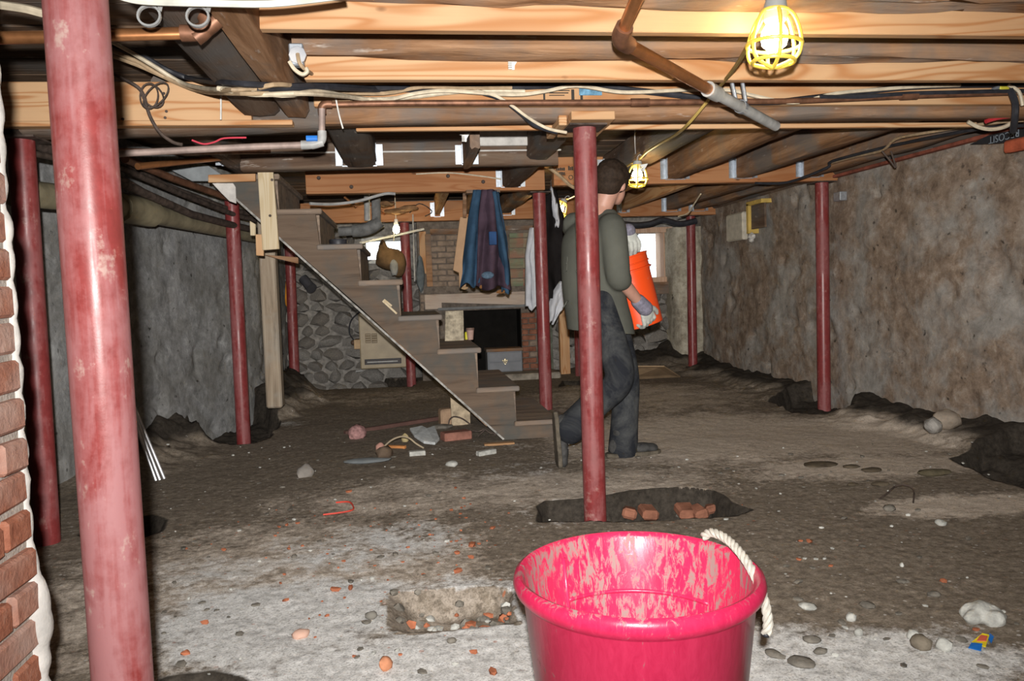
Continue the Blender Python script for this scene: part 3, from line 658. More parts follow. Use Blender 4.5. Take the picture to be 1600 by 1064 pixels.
for k in range(5):   # boards under the flight
    y0 = ST0+.04+k*.205; a, b = low[0]+Vector((.03,0,-.0)), low[2]
    MB().prism([Vector((a.x+.05, y0, a.z-.02)), Vector((a.x+.06, y0, a.z-.005)), Vector((b.x-.1, y0, b.z+.10)), Vector((b.x-.11, y0, b.z+.085))], (0, .2, 0)).build('soffit_board', OLD[0], stair)
# paint scars on the stringer are chipped wood slivers
for (x0, y0, x1, y1) in [(598,470,620,490), (600,468,612,478)]:
    p, q = at0(x0, y0), at0(x1, y1); MB().beam(p-Vector((0,.004,0)), q-Vector((0,.004,0)), .012, .014, (0,1,0)).build('wood_chip', PALE, stair)
# loose lumber fixed about the stair head
def px_board(name, quad, Y, t, mat, label, cat='board', bev=.003):
    pts = [fy(x, y, Y) for x, y in quad]; return tag(MB().prism(pts, (0, t, 0)).build(name, mat, bev=bev), label, cat)
px_board('upright_board', [(400,236),(424,236),(436,389),(410,391)], 5.11, .038, PALE, 'pale new upright board with nail holes nailed to the stair side')
px_board('tan_strip', [(325,273),(399,271),(399,283),(325,285)], 5.13, .03, PINE[0], 'tan wooden strip left of the pale upright board')
px_board('filler_block', [(390,345),(399,350),(399,368),(391,368)], 5.16, .03, PALE, 'small pale block on the lower edge of the stair head', 'block')
px_board('filler_board', [(399,366),(411,366),(412,400),(400,399)], 5.155, .03, PINE[2], 'short tan board behind the pale upright board')
px_board('wall_panel', [(331,286),(364,286),(368,292),(369,318),(358,314),(345,301)], 5.15, .012, WHITEW, 'white triangular panel at the stair head', 'panel')
px_board('grey_sheet', [(262,263),(326,259),(345,272),(340,283),(300,283)], 5.6, .012, plain('grey_sheet', (.25, .27, .28), .7), 'grey sheet panel over the pipes left of the stairs', 'panel')
px_board('bracing_board', [(412,398),(466,402),(466,412),(432,404)], 6.0, .04, OLD[0], 'dark brace board under the stair head')
post = thing('wooden_post', ground(431, 638), 'pale weathered wooden post standing on the floor left of the stairs', 'post')
q = ground(431, 636); a = fy(424, 400, q.y); MB().beam((q.x, q.y, q.z), (a.x-.02, q.y, 1.98), .12, .13, (0,1,0)).build('shaft', wood_old('weathered_post', 2, (.30, .235, .17), (.40, .33, .25), (.32, .30, .26)), post, bev=.012)

m = MB()
for x, y in ((549, 292), (755, 284), (498, 278), (700, 275)):
    c_ = fy(x, y, 6.398); MB().lathe([(.0, -.006), (.012, -.006), (.016, 0), (.016, .004)], c_, 10, Matrix.Rotation(-math.pi/2, 3, 'X')).build('bolt_head', IRON, GL, True)
ub = [o for o in bpy.data.objects if o.name == 'upright_board'][0]
for x, y in ((407, 243), (415, 243), (411, 263), (425, 281), (422, 337)):
    c_ = fy(x, y, 5.109); MB().lathe([(.0, -.002), (.009, -.002), (.009, .002)], c_, 8, Matrix.Rotation(-math.pi/2, 3, 'X')).build('nail_head', IRON, ub, True)
for x, y in ((256, 146), (258, 184), (260, 174), (192, 186)):
    c_ = fy(x, y, 3.459); MB().lathe([(.0, -.002), (.006, -.002), (.006, .002)], c_, 8, Matrix.Rotation(-math.pi/2, 3, 'X')).build('nail_head', IRON, [o for o in bpy.data.objects if o.name == 'girder_board'][0], True)

# ------------------------------------------------------------------ pipes
def pipe(name, pts, r, mat, label, cat='pipe', fit=(), fmat=None, sm=0, parent=None):
    pts = [Vector(p) for p in pts]; pp = smoothpts(pts, sm) if sm else pts
    root = thing(name, pts[0], label, cat) if fit else None
    o = MB().tube(pp, r, 12).build('run' if fit else name, mat, root, True)
    if not fit: return tag(o, label, cat)
    for i in fit:
        m = MB(); p = pts[i]
        if 0 < i < len(pts)-1: a = (pts[i-1]-p).normalized(); b = (pts[i+1]-p).normalized(); m.tube(smoothpts([p+a*r*3.2, p+a*r*1.0, p+b*r*1.0, p+b*r*3.2], 3), r*1.35, 12)
        else: a = ((pts[1] if i == 0 else pts[-2])-p).normalized(); m.tube([p, p+a*r*4], r*1.35, 12)
        m.build('fitting', fmat or mat, root, True)
    return root
def Q(l, Y): return [fy(x, y, Y) for x, y in l]
pipe('water_pipe', Q([(505,220),(503,163),(620,161),(1000,160),(1240,158),(1420,150),(1600,144)], 3.40), .013, COPD, 'long thin brown water pipe along the main girder', fit=(1, 3, 5))
pipe('water_pipe', Q([(503,170),(503,222),(488,226),(400,229),(185,240)], 3.37), .014, plain('whitish_copper', (.33, .25, .22), .6, .2, .4, .5, 9), 'brown water pipe dropping in a grey elbow under the left girder', fit=(1, 2), fmat=GREYP)
m = MB(); p = fy(498, 216, 3.35); m.tube([p+Vector((-.05,0,0)), p+Vector((-.005,0,0))], .012, 8); tag(m.build('blue_tape', plain('blue_tape', (.02, .16, .55), .5)), 'small bit of blue tape on the pipe elbow', 'tape')
pipe('drain_pipe', [fd(1000,-14,2.15), fd(967,62,2.36), fd(1113,143,2.92)], .020, COPPER, 'dark copper drain pipe with an elbow under the pine joists', fit=(1,), fmat=COPD)
pipe('drain_pipe', [fd(1106,139,2.89), fd(1212,197,3.40)], .0215, GREYP, 'short grey plastic pipe continuing the copper drain', fit=(0,))
m = MB(); p = fd(1158,167,3.13); m.lathe([(.024,-.012),(.027,-.012),(.027,.012),(.024,.012)], p, 16, (Vector((0,0,1)).rotation_difference((fd(1212,197,3.40)-fd(1106,139,2.89)).normalized())).to_matrix(), True)
m.tube([p+Vector((-.02,0,.02)), p+Vector((-.05,.02,.2))], .008, 6); m.tube([p+Vector((.02,0,.02)), p+Vector((0,.02,.2))], .008, 6); tag(m.build('pipe_strap', GALV), 'grey metal strap hanging the grey plastic pipe', 'strap')
pipe('copper_pipe', Q([(-60,60),(70,58),(315,51),(328,40),(295,-20)], 2.25), .0165, COPPER, 'bright copper pipe with an elbow crossing the top left corner', fit=(2, 3), fmat=COPD)
for (x, y, lb) in ((233, 25, 'round grey hanger ring left above the bright copper pipe'), (309, 26, 'round grey hanger ring at the copper pipe elbow')):
    m = MB(); p = fy(x, y, 2.02); a = Matrix.Rotation(math.radians(80), 3, 'X'); m.lathe([(.023,-.004),(.028,-.004),(.028,.004),(.023,.004)], p, 22, a, True)
    m.tube([p+Vector((.024,0,.012)), p+Vector((.05,.01,.12))], .006, 6); tag(m.build('pipe_ring', plain('zinc', (.42, .43, .43), .5, .5)), lb, 'hanger')
pipe('copper_pipe', [fd(190,237,3.5), fd(350,237,4.3), fd(420,236,4.6)], .016, COPD, 'brown pipe running under the left girder toward the stairs')
pipe('copper_pipe', [fd(215,260,3.9), fd(360,245,4.7), fd(366,236,4.75), fd(366,225,4.75)], .017, COPPER, 'copper pipe with a bright elbow above the stair head', fit=(1,))
pipe('copper_pipe', [fd(195,248,3.9), fd(270,279,4.8), fd(345,305,5.3), fd(420,330,6.0)], .022, COPD, 'rusty copper pipe running back above the left wall')
LX = [((20,178),(120,215),(190,255),(260,290),(355,326),(420,340)), ((20,190),(110,232),(195,265),(280,302),(365,335),(420,350)), ((15,205),(110,250),(195,288),(300,335),(365,352),(410,362)), ((30,235),(110,252),(200,284),(260,318),(330,343),(365,350))]
for k, (l, lb) in enumerate(zip(LX, ('uppermost dark iron pipe along the left wall', 'second dark iron pipe down along the left wall', 'third dark iron pipe down along the left wall', 'lowest thin dark pipe along the left wall'))):
    ds = [3.2, 3.6, 4.2, 5.0, 5.7, 6.3]; pipe('iron_pipe', [fd(x, y, d) for (x, y), d in zip(l, ds)], (.019, .018, .024, .014)[k], IRON, lb)
pipe('sewer_pipe', [fd(20,300,3.4), fd(90,308,3.7), fd(210,328,4.5), fd(420,372,6.9)], .062, plain('yellowed_pvc', (.23, .20, .13), .55, 0, .4, .35, 8), 'thick yellowish drain pipe along the top of the left wall', fit=(2,))
pipe('cast_pipe', [fd(530,362,7.4), fd(575,359,7.4), fd(588,350,7.4), fd(587,284,7.4)], .045, plain('lead_grey', (.17, .17, .165), .7, 0, .3, .4, 15), 'grey cast elbow pipe above the back left window', fit=(1,), sm=0)
pipe('cast_pipe', [fd(573,288,7.6), fd(574,345,7.6)], .03, GREYP, 'short grey vertical pipe above the back left window')
pipe('copper_pipe', [fd(574.5,319,7.6), fd(606,338,8.62)], .012, COPPER, 'short sloping copper pipe beside the far bare bulb')
pipe('copper_pipe', [fd(538,308,7.2), fd(556,322,7.2)], .012, COPPER, 'bright copper stub above the stairs')
pipe('conduit_pipe', [fd(562,380,7.9), fd(626,366,8.1), fd(662,358,8.25)], .013, plain('pale_conduit', (.5, .5, .47), .5), 'pale sloping conduit in front of the back left window')
pipe('conduit_pipe', [fd(645,335,8.45), fd(648,440,8.45)], .008, GREYP, 'thin grey vertical conduit beside the far left middle column')

# ------------------------------------------------------------------ cables
def cable(px, d, r, mat, label, cat='cable', name='cable', k=4, fixY=True, dip=False):
    n_ = len(px); dd = d if isinstance(d, (list, tuple)) else [d]*n_
    if dip: dd = [q-(q-2.86)*float(sst(300, 345, np.array(x))*sst(540, 480, np.array(x))) for q, (x, y) in zip(dd, px)]
    pts = [fy(x, y, q) if fixY else fd(x, y, q) for (x, y), q in zip(px, dd)]
    return tag(MB().tube(smoothpts(pts, k), r, 7).build(name, mat, None, True), label, cat)
cable([(168,62),(205,82),(245,106),(285,130),(325,139),(350,140),(400,148),(480,146),(560,153),(600,157),(650,146),(700,142),(800,148),(850,143),(900,134),(960,143),(1000,144),(1080,140),(1140,141),(1180,150),(1230,160),(1262,157),(1305,146),(1380,139),(1440,135),(1500,133)], 3.40, .0085, CREAM, 'long cream cable, front of the bundle along the girder', dip=True)
cable([(168,78),(210,94),(250,117),(300,139),(350,141),(400,138),(440,132),(520,143),(600,146),(660,136),(720,138),(800,137)], 3.415, .0085, TAN, 'tan cable with a wavy sag in the left half of the bundle', dip=True)
cable([(340,138),(440,149),(500,143),(570,155),(640,152),(690,146),(740,142),(820,143)], 3.425, .009, CREAM, 'second cream cable twisting round the tan cable', dip=True)
cable([(400,139),(500,135),(600,140),(700,139),(780,137),(860,134),(920,133),(980,140),(1060,149),(1110,156),(1200,160),(1262,154),(1330,146),(1400,138),(1450,135),(1520,133),(1640,132)], 3.435, .014, BLACK, 'thick black cable along the girder behind the cream one', dip=True)
cable([(165,66),(220,86),(262,110),(300,123),(350,129),(420,133),(520,137),(640,137)], 3.43, .011, BLACK, 'black cable sagging at the top left behind the nearest column', dip=True)
cable([(165,84),(215,102),(260,122),(310,142),(360,146),(420,146)], 3.42, .008, TAN, 'lower tan cable at the left end of the bundle', dip=True)
cable([(1280,152),(1340,152),(1420,147),(1500,145),(1580,143),(1640,143)], 3.395, .012, BLACK, 'black cable along the right end of the girder')
cable([(1578,140),(1586,160),(1586,180),(1583,205)], [3.39,3.37,3.37,3.45], .016, BLACK, 'short thick black cable hanging at the right frame edge')
cable([(1576,133),(1592,143),(1598,165)], 3.38, .008, CREAM, 'short pale cable loop at the right frame edge')
cable([(160,108),(190,122),(215,136),(225,150),(229,165),(236,185),(250,207),(270,222),(285,226)], 3.38, .007, IRON, 'dark lamp cord knotted and hanging on the left pine board')
p = fy(233,150,3.375); m = MB()
for k, (rx, rz, tl) in enumerate(((.035,.05,.2),(.042,.045,-.3),(.05,.04,.6))):
    m.tube([p+Vector((rx*math.cos(a)+.015*k, -.006*k, rz*math.sin(a)+tl*rx*math.cos(a))) for a in np.linspace(0, 2*math.pi, 22)], .0035, 6)
tag(m.build('cord_coil', IRON, None, True), 'small coil of thin dark wire on the left pine board', 'wire')
# junction box with its cables
a = fy(453, 68, 2.86)
jb = thing('junction_box', fy(466, 104, 2.84), 'shiny metal junction box on the second joist by the grey header timber', 'box')
p0 = fy(452, 102, 2.80); p1 = fy(473, 67, 2.80)
m = MB(); m.box((p0.x, 2.80, p0.z), (p1.x, 2.835, p1.z)); m.build('box', GALV, jb, bev=.004)
m = MB(); c_ = fy(465, 86, 2.79); m.lathe([(.030, -.003), (.030, .004)], c_, 8, Matrix.Rotation(math.pi/2, 3, 'X')); m.build('cover', plain('bright_zinc', (.80, .84, .92), .3, .6), jb, bev=.001)
cable([(465,84),(468,98),(476,108),(488,116),(500,126),(520,143),(545,150)], [2.785,2.78,2.8,2.95,3.1,3.38,3.4], .007, TAN, 'tan cable hanging from the metal junction box')
cable([(452,96),(460,108),(472,116),(480,112),(478,106)], 2.79, .007, CREAM, 'short cream cable loop under the metal junction box')
cable([(170,-12),(205,-1),(245,3),(330,5),(420,6),(500,-2),(540,-8)], 1.98, .009, plain('white_cable', (.70, .70, .62), .5), 'white cable across the top edge of the view')
cable([(0,8),(40,14),(72,22),(110,26)], 2.3, .012, CREAM, 'short cream cable in the top left corner')
for l, lb in (([(343,124),(345,150),(345,187)], 'white zip tie tail hanging on the left pine board'), ([(521,133),(524,150),(530,180),(536,201)], 'long white zip tie tail hanging over the old girder')):
    cable(l, 3.385, .0035, WHITEP, lb, 'zip tie', 'zip_tie')
cable([(745,142),(775,150),(800,165),(820,180),(840,193),(860,202),(885,207)], [3.4,3.4,3.4,3.42,3.45,3.46,3.48], .007, CREAM, 'cream cable dropping to the bearing plate, front one')
cable([(755,146),(785,156),(812,176),(835,196),(870,207)], [3.41,3.41,3.42,3.46,3.5], .009, BLACK, 'black cable dropping to the bearing plate')
cable([(1600,188),(1560,191),(1520,196),(1450,207),(1400,217),(1378,235),(1330,246),(1300,254)], [4.1,4.2,4.3,4.6,4.9,5.1,5.5,5.7], .009, TAN, 'tan cable along the top of the right wall, upper one', fixY=False)
cable([(1600,196),(1540,200),(1470,212),(1410,224),(1375,232),(1300,252),(1292,262),(1230,285),(1180,286)], [4.0,4.2,4.5,4.9,5.1,5.6,5.7,6.0,6.2], .010, BLACK, 'black cable along the top of the right wall', fixY=False)
cable([(1512,190),(1530,199),(1550,202),(1570,198),(1583,190)], 3.9, .010, CREAM, 'cream cable loop drooping at the right wall top', fixY=False)
cable([(1378,236),(1390,250),(1400,262),(1392,236)], 5.0, .006, IRON, 'thin dark wire drop near the right wall top', fixY=False)
cable([(1600,178),(1560,184),(1540,190)], 3.9, .011, plain('red_sheath', (.45, .03, .04), .5), 'red sheathed cable at the right frame edge', fixY=False)
cable([(300,219),(318,225),(335,222),(350,216),(385,215)], 3.5, .004, plain('pink_wire', (.55, .05, .08), .5), 'thin pink-red wire above the left water pipe', fixY=True)
m = MB(); p = fy(1568,139,3.40); m.box(p-Vector((.025,.01,.012)), p+Vector((.025,.01,.012))); tag(m.build('cable_connector', plain('yellow_plastic', (.55, .50, .05), .5), bev=.004), 'yellow cable connector at the right end of the girder', 'connector')
m = MB(); p = fy(1555,139,3.40); m.tube([p-Vector((.015,0,.006)), p+Vector((.016,0,.008))], .01, 8); tag(m.build('cable_clamp', GALV, None, True), 'shiny metal cable clamp beside the yellow connector', 'clamp')
cable([(484,318),(520,319),(560,314),(600,303),(618,303)], [6.2,6.3,6.35,6.38,6.38], .012, GREYP, 'grey cable pair looping under the reddish girder')
cable([(650,272),(700,270),(750,275),(790,281),(815,283)], 6.385, .006, CREAM, 'thin cream cable stapled along the reddish girder')
cable([(858,262),(875,275),(890,289),(905,297)], [6.0,6.0,6.02,6.04], .014, TAN, 'tan cables crossing the grade stamps behind the centre column')
cable([(1095,303),(1085,318),(1075,333),(1060,338)], [6.2,6.4,6.6,6.8], .006, CREAM, 'thin cream wire hanging beside the far joists')
cable([(960,348),(990,352),(1015,350),(1035,344),(1062,350),(1088,345)], 8.565, .035, BLACK, 'thick black hose above the bright back window')
cable([(640,333),(655,318),(675,330),(664,338)], 8.5, .006, IRON, 'dark looped wire on the farthest girder')
cable([(450,405),(448,440),(447,470),(449,478)], 8.79, .012, plain('orange_cord', (.62, .25, .02), .5), 'orange extension cord hanging beside the far left column')
cable([(566,484),(549,500),(546,520),(555,534)], 9.2, .008, BLACK, 'black wire hanging to the wall heater')
# white comb clips for cables
def comb(px, py, Y, s, label):
    p = fy(px, py, Y); r = thing('cable_clip', p, label, 'clip'); m = MB(); m.prism([p+Vector((-.5*s, 0, .3*s)), p+Vector((.55*s, 0, .45*s)), p+Vector((.2*s, 0, -.1*s)), p+Vector((.18*s, 0, -.4*s)), p+Vector((.0, 0, -.4*s)), p+Vector((.0, 0, .15*s))], (0, .012, 0)); m.build('body', WHITEP, r)
    for k in range(4): MB().box(p+Vector((-.28*s, -.002, -.36*s+k*.15*s)), p+Vector((.06*s, .014, -.28*s+k*.15*s))).build('tooth', WHITEP, r)
comb(800, 100, 2.925, .05, 'white comb cable clip on the second joist')
comb(1005, 262, 4.6, .055, 'white comb cable clip above the second yellow lamp')
comb(726, 215, 4.3, .055, 'cream comb cable clip on the narrow joist stub')

# ------------------------------------------------------------------ work lamps
YEL = N('yellow_cage'); YEL = YEL.done((.90, .66, .10), .4, 0, .5)
BULB = N('bulb'); BULB.put(BULB.b.inputs['Emission Color'], (1, .80, .42, 1)); BULB = BULB.done((1, .9, .7), .4, 0, .5, **{'Emission Strength': 110.0})
SOCK = plain('socket_grey', (.33, .34, .33), .5)
def work_lamp(p, s, label, watts, tilt=0, hang=None):
    p = Vector(p); r = thing('work_lamp', p, label, 'lamp', 'caged work lamps'); rot = Matrix.Rotation(tilt, 3, 'Y')
    def L(x, y, z): return p + rot @ (Vector((x, y, z))*s)
    MB().lathe([(.010, .0), (.030, .0), (.034, -.02), (.034, -.055), (.026, -.065), (.014, -.065)], p, 16, rot @ Matrix.Scale(s, 3)).build('socket', SOCK, r, True, ang=40)
    MB().lathe([(.014, -.05), (.020, -.060), (.036, -.088), (.040, -.108), (.034, -.130), (.018, -.143), (.002, -.146)], p, 20, rot @ Matrix.Scale(s, 3)).build('bulb', BULB, r, True, ang=80)
    prof = [(.034, -.030), (.056, -.052), (.074, -.100), (.078, -.140), (.066, -.172), (.022, -.190), (.0, -.193)]
    for k in range(6):
        a = k*math.pi/3+.3; MB().tube(smoothpts([L(q*math.cos(a), q*math.sin(a), z) for q, z in prof], 3), .0058*s, 7).build('cage_wire', YEL, r, True)
    for q, z in ((.038, -.032), (.0785, -.128), (.060, -.177)):
        MB().tube([L(q*math.cos(a), q*math.sin(a), z) for a in np.linspace(0, 2*math.pi, 25)], .0058*s, 7).build('cage_ring', YEL, r, True)
    m = MB(); m.tube(smoothpts([L(0,0,0), L(0,0,.03), L(.02,0,.05), L(.035,0,.03), L(.03,0,.015)], 3), .004*s, 6); m.build('hook', SOCK, r, True)
    if watts: lamp('lamp_light', L(0, 0, -.10), watts, (1, .60, .22), .034*s)
    return r
l1 = fy(1212, 1, 2.235); work_lamp(l1, 1.0, 'yellow caged work lamp glowing nearest the camera, under the first joist', 12.0, .05)
l2 = fy(996, 252, 5.0); work_lamp(l2, .88, 'yellow caged work lamp glowing beside the head of the man', 24.0, .04)
l3 = fy(882, 312, 7.0); work_lamp(l3, .95, 'yellow caged work lamp half hidden behind the shoulder of the man', 20.0, .5)
br = thing('bare_bulb', fy(619, 350, 7.9), 'glowing bare bulb far away above the stairs', 'bulb')
p = fy(619, 352, 7.9); MB().ell(p-Vector((0,0,.04)), (.034,.034,.042)).build('bulb', BULB, br, True); MB().lathe([(.018, .06), (.022, 0), (.016, -.01)], p, 12).build('socket', WHITEP, br, True); lamp('lamp_light', p-Vector((0,0,.04)), 16.0); MB().tube([p+Vector((0,0,.05)), Vector((p.x, p.y, 2.10))], .006, 6).build('cord', CREAM, br, True)
cable([(618,352),(615.5,360),(615,380)], 7.89, .004, CREAM, 'pull cord hanging beside the far bare bulb')
cable([(1207,-10),(1190,30),(1171,66),(1148,106),(1112,150),(1075,194),(1054,212),(1030,225),(1010,238),(997,252)], [2.235,2.25,2.3,2.7,3.3,3.44,3.8,4.3,4.8,5.0], .0075, plain('lamp_cord', (.36, .25, .07), .5), 'yellow-brown lamp cord strung from the near lamp to the next')
cable([(996,250),(975,262),(930,285),(900,305),(884,312)], [5.0,5.4,6.0,6.6,7.0], .008, plain('lamp_cord_dim', (.36, .25, .07), .5), 'lamp cord strung from the second lamp to the third')
cable([(992,195),(992,222),(993,240)], [4.9,4.95,5.0], .0035, GREYP, 'thin wire holding up the second yellow lamp')

# ------------------------------------------------------------------ big pink-red tub
n = N('red_tub'); v = n.obj(False); tc = n.n('ShaderNodeTexCoord').outputs['Object']; sx = n.n('ShaderNodeSeparateXYZ'); n.put(sx.inputs[0], tc)
f1 = n.noise(n.map(tc, (15, 15, 5)), 1.6, 7, .75, .8); f2 = n.noise(n.map(tc, (58, 58, 17)), 1, 6, .75, .9); f3 = n.noise(tc, 4, 3, .5)
inn = n.attr('inner'); dd = n.math('ADD', n.math('MULTIPLY', f1, .42), n.math('MULTIPLY', f2, .66)); dd = n.math('ADD', dd, n.math('MULTIPLY', n.math('SUBTRACT', f3, .5), .35))
fin = n.ramp(n.math('ADD', dd, n.math('MULTIPLY', n.math('SUBTRACT', inn, .5), .155)), [(.585, 0.), (.65, 1.)])
c = n.mix(n.ramp(f2, [(.3, 0.), (.7, 1.)]), (.56, .016, .075), (.70, .035, .115)); c = n.mix(n.math('MULTIPLY', fin, .86), c, (.265, .225, .20))
n.bump(n.math('ADD', f2, fin), .12, .004); TUB = n.done(c, n.ramp(fin, [(0, .30), (1, .75)]), 0, .5)
TX = fz(995, 893, .44); TY = TX.y; TX = TX.x
tub = thing('rubber_tub', (TX, TY, 0), 'large dusty pink-red plastic tub standing on the floor in front', 'tub')
RO, RI = .25, .232
prof = [(.185, .0), (.19, .004), (.232, .40), (.238, .405), (.2475, .415), (.2515, .428), (.2475, .442), (.240, .447), (.233, .444), (.2285, .436), (.222, .36), (.2165, .345), (.186, .02), (.0, .018)]
m = MB(); nn = 96; m.lathe(prof, (TX, TY, 0), nn); 
me, org = m.mesh('shell', Vector((TX, TY, 0)), True, 0, 50); at = me.attributes.new('inner', 'FLOAT', 'POINT')
vals = []
for vv in me.vertices:
    r_ = math.hypot(vv.co.x, vv.co.y); z_ = vv.co.z; ins = z_ < .44 and r_ < .186+.105*max(z_, 0)+(-.001 if z_ < .40 else 0); vals.append(1.0 if (ins and z_ > .015) else (.62 if z_ > .432 else (.25 if z_ > .405 else .12)))
at.data.foreach_set('value', vals); me.materials.append(TUB); 
sh = link('shell', me, (TX, TY, 0), tub)
# moulded step and ribs inside, on the far side
m = MB(); am = lambda px: math.atan2(fy(px, 900, TY+.2).y-TY, fy(px, 900, TY+.2).x-TX)
arc = [math.radians(a) for a in range(28, 124, 4)]
pts = [(TX+.2155*math.cos(a), TY+.2155*math.sin(a), .315-.0*a) for a in arc]; m.tube(pts, .0055, 8)
m.tube([(TX+.2255*math.cos(arc[-1]), TY+.2255*math.sin(arc[-1]), .41), (TX+.2155*math.cos(arc[-1]), TY+.2155*math.sin(arc[-1]), .315), (TX+.196*math.cos(arc[-1]), TY+.196*math.sin(arc[-1]), .12)], .0055, 8)
me, org = m.mesh('inner_rib', Vector((TX, TY, 0)), True); a_ = me.attributes.new('inner', 'FLOAT', 'POINT'); a_.data.foreach_set('value', [.72]*len(me.vertices)); me.materials.append(TUB); link('inner_rib', me, (TX, TY, 0), tub)
# twisted white rope handle
def rope(pts, r, parent, name='rope_handle'):
    pp = smoothpts(pts, 14); m = MB(); L = 0; ls = [0]
    for i in range(1, len(pp)): L += (pp[i]-pp[i-1]).length; ls.append(L)
    u = None; fr = []
    for i in range(len(pp)):
        t = (pp[min(i+1,len(pp)-1)]-pp[max(i-1,0)]).normalized(); u = t.orthogonal().normalized() if u is None else (u-t*u.dot(t)).normalized(); fr.append((u, t.cross(u)))
    for s_ in range(3):
        m.tube([pp[i]+(fr[i][0]*math.cos(ls[i]*150+s_*2.094)+fr[i][1]*math.sin(ls[i]*150+s_*2.094))*r*.5 for i in range(len(pp))], r*.58, 7)
    return m.build(name, plain('white_rope', (.50, .47, .41), .8, 0, .2, .18, 60), parent, True)
rp = [fd(1100,838,1.72), fd(1112,832,1.70), fd(1135,842,1.66), fd(1160,868,1.60), fd(1182,905,1.55), fd(1196,945,1.52), fd(1200,975,1.51), fd(1197,990,1.51)]
rope(rp, .0095, tub); 
m = MB(); p = fd(1197, 991, 1.512); m.ell(p, (.009,.009,.006)); m.build('rope_end', BLACK, tub, True)

# ------------------------------------------------------------------ the man carrying a bucket
HAIRM = plain('dark_brown_hair', (.030, .018, .011), .75, 0, .25, .4, 60, .5)
SKIN = plain('skin', (.50, .27, .20), .5, 0, .4, .10, 14)
SHIRT = plain('grey_green_shirt', (.098, .100, .084), .9, 0, .1, .14, 5, .15)
n = N('worn_denim'); v = n.obj(); f = n.noise(v, 5, 5, .7, .6); f2 = n.noise(v, 70, 3, .7); c = n.mix(n.ramp(f, [(.42, 0.), (.68, .8)]), (.020, .022, .027), (.105, .108, .105)); c = n.mix(n.math('MULTIPLY', f2, .4), c, (.014, .015, .019)); n.bump(f2, .2, .003); DENIM = n.done(c, .92, 0, .1)
BOOT = plain('dusty_boot', (.048, .047, .046), .8, 0, .25, .5, 22, .4)
SOLE = plain('boot_sole', (.10, .085, .065), .9, 0, .15, .4, 25)
GLOVE = plain('canvas_glove', (.46, .47, .43), .9, 0, .1, .16, 30, .3)
STRIPE = plain('striped_cuff', (.20, .19, .24), .9, 0, .1, .3, 50, .3)
def W(x, y, Y): return fy(x, y, Y)
gf = ground(993, 715)
man = thing('person', (gf.x-.05, 4.45, gz(gf.x-.05, 4.45)), 'man in grey-green shirt and dark jeans walking away, carrying an orange bucket', 'person')
hipR, hipL = W(938, 470, 4.36), W(948, 470, 4.55)
kneR, kneL = W(968, 592, 4.30), W(978, 590, 4.52)
ankR, ankL = W(893, 668, 4.32), W(975, 690, 4.50)
pel, wai, che, nek = W(938, 462, 4.46), W(928, 425, 4.48), W(925, 375, 4.49), W(940, 326, 4.50)
shR, shL = W(957, 352, 4.34), W(897, 350, 4.64)
elR, elL = W(966, 432, 4.27), W(958, 428, 4.74)
wrR, wrL = W(1000, 474, 4.42), W(972, 384, 4.66)
hed = W(957, 286, 4.50)
fa = math.radians(44); Rz = Matrix.Rotation(fa, 3, 'Z')        # head and chest turned away: forward = +x rotated toward +y
tl = Matrix.Rotation(math.radians(8), 3, 'Y')
RH = Rz @ tl
m = MB()
m.ell(hed + RH @ Vector((-.008, 0, .022)), (.098, .076, .095), RH, 20, 13)          # skull
m.ell(hed + RH @ Vector((.040, 0, -.045)), (.060, .056, .075), RH, 16, 11)          # face and jaw
m.ell(hed + RH @ Vector((.068, 0, -.098)), (.024, .026, .020), RH)                  # chin
m.ell(hed + RH @ Vector((.090, 0, .004)), (.016, .050, .014), RH)                   # brow
m.tube([hed + RH @ Vector((.090, 0, .002)), hed + RH @ Vector((.114, 0, -.034)), hed + RH @ Vector((.090, 0, -.044))], [.009, .016, .012], 10)  # nose
m.ell(hed + RH @ Vector((.090, 0, -.064)), (.012, .026, .008), RH); m.ell(hed + RH @ Vector((.088, 0, -.076)), (.012, .023, .008), RH)  # lips
for s in (-1, 1):
    m.ell(hed + RH @ Vector((.078, s*.033, -.012)), (.012, .016, .010), RH)         # eyelids
    m.ell(hed + RH @ Vector((-.008, s*.079, -.022)), (.021, .011, .034), RH @ Matrix.Rotation(s*.35, 3, 'Z'))   # ears
    m.ell(hed + RH @ Vector((-.004, s*.074, -.048)), (.011, .009, .013), RH)
m.caps([hed + RH @ Vector((-.03, 0, -.045)), nek, nek+Vector((-.02, -.01, -.06))], [.060, .060, .075])
m.caps([nek+Vector((-.02,-.01,-.07)), che, wai, pel], [.07, .12, .11, .115])
m.caps([shL+Vector((0,0,-.02)), che, shR+Vector((0,0,-.02))], [.045, .10, .045]); m.caps([shR+Vector((0,0,-.02)), elR, wrR], [.046, .043, .032]); m.caps([shL+Vector((0,0,-.02)), elL, wrL], [.046, .041, .030])
m.caps([hipR, kneR, ankR], [.075, .056, .042]); m.caps([hipL, kneL, ankL], [.075, .056, .042])
tR = (W(897, 722, 4.33)-ankR).normalized(); tLd = Vector((math.cos(.12), math.sin(.12), -.04)).normalized()

body = remesh_obj('body', m, SKIN, .0095, man, 5)
def flat(c, rx, ry, rz): return m.ell(c, (rx, ry, rz), Rz, 20, 11)
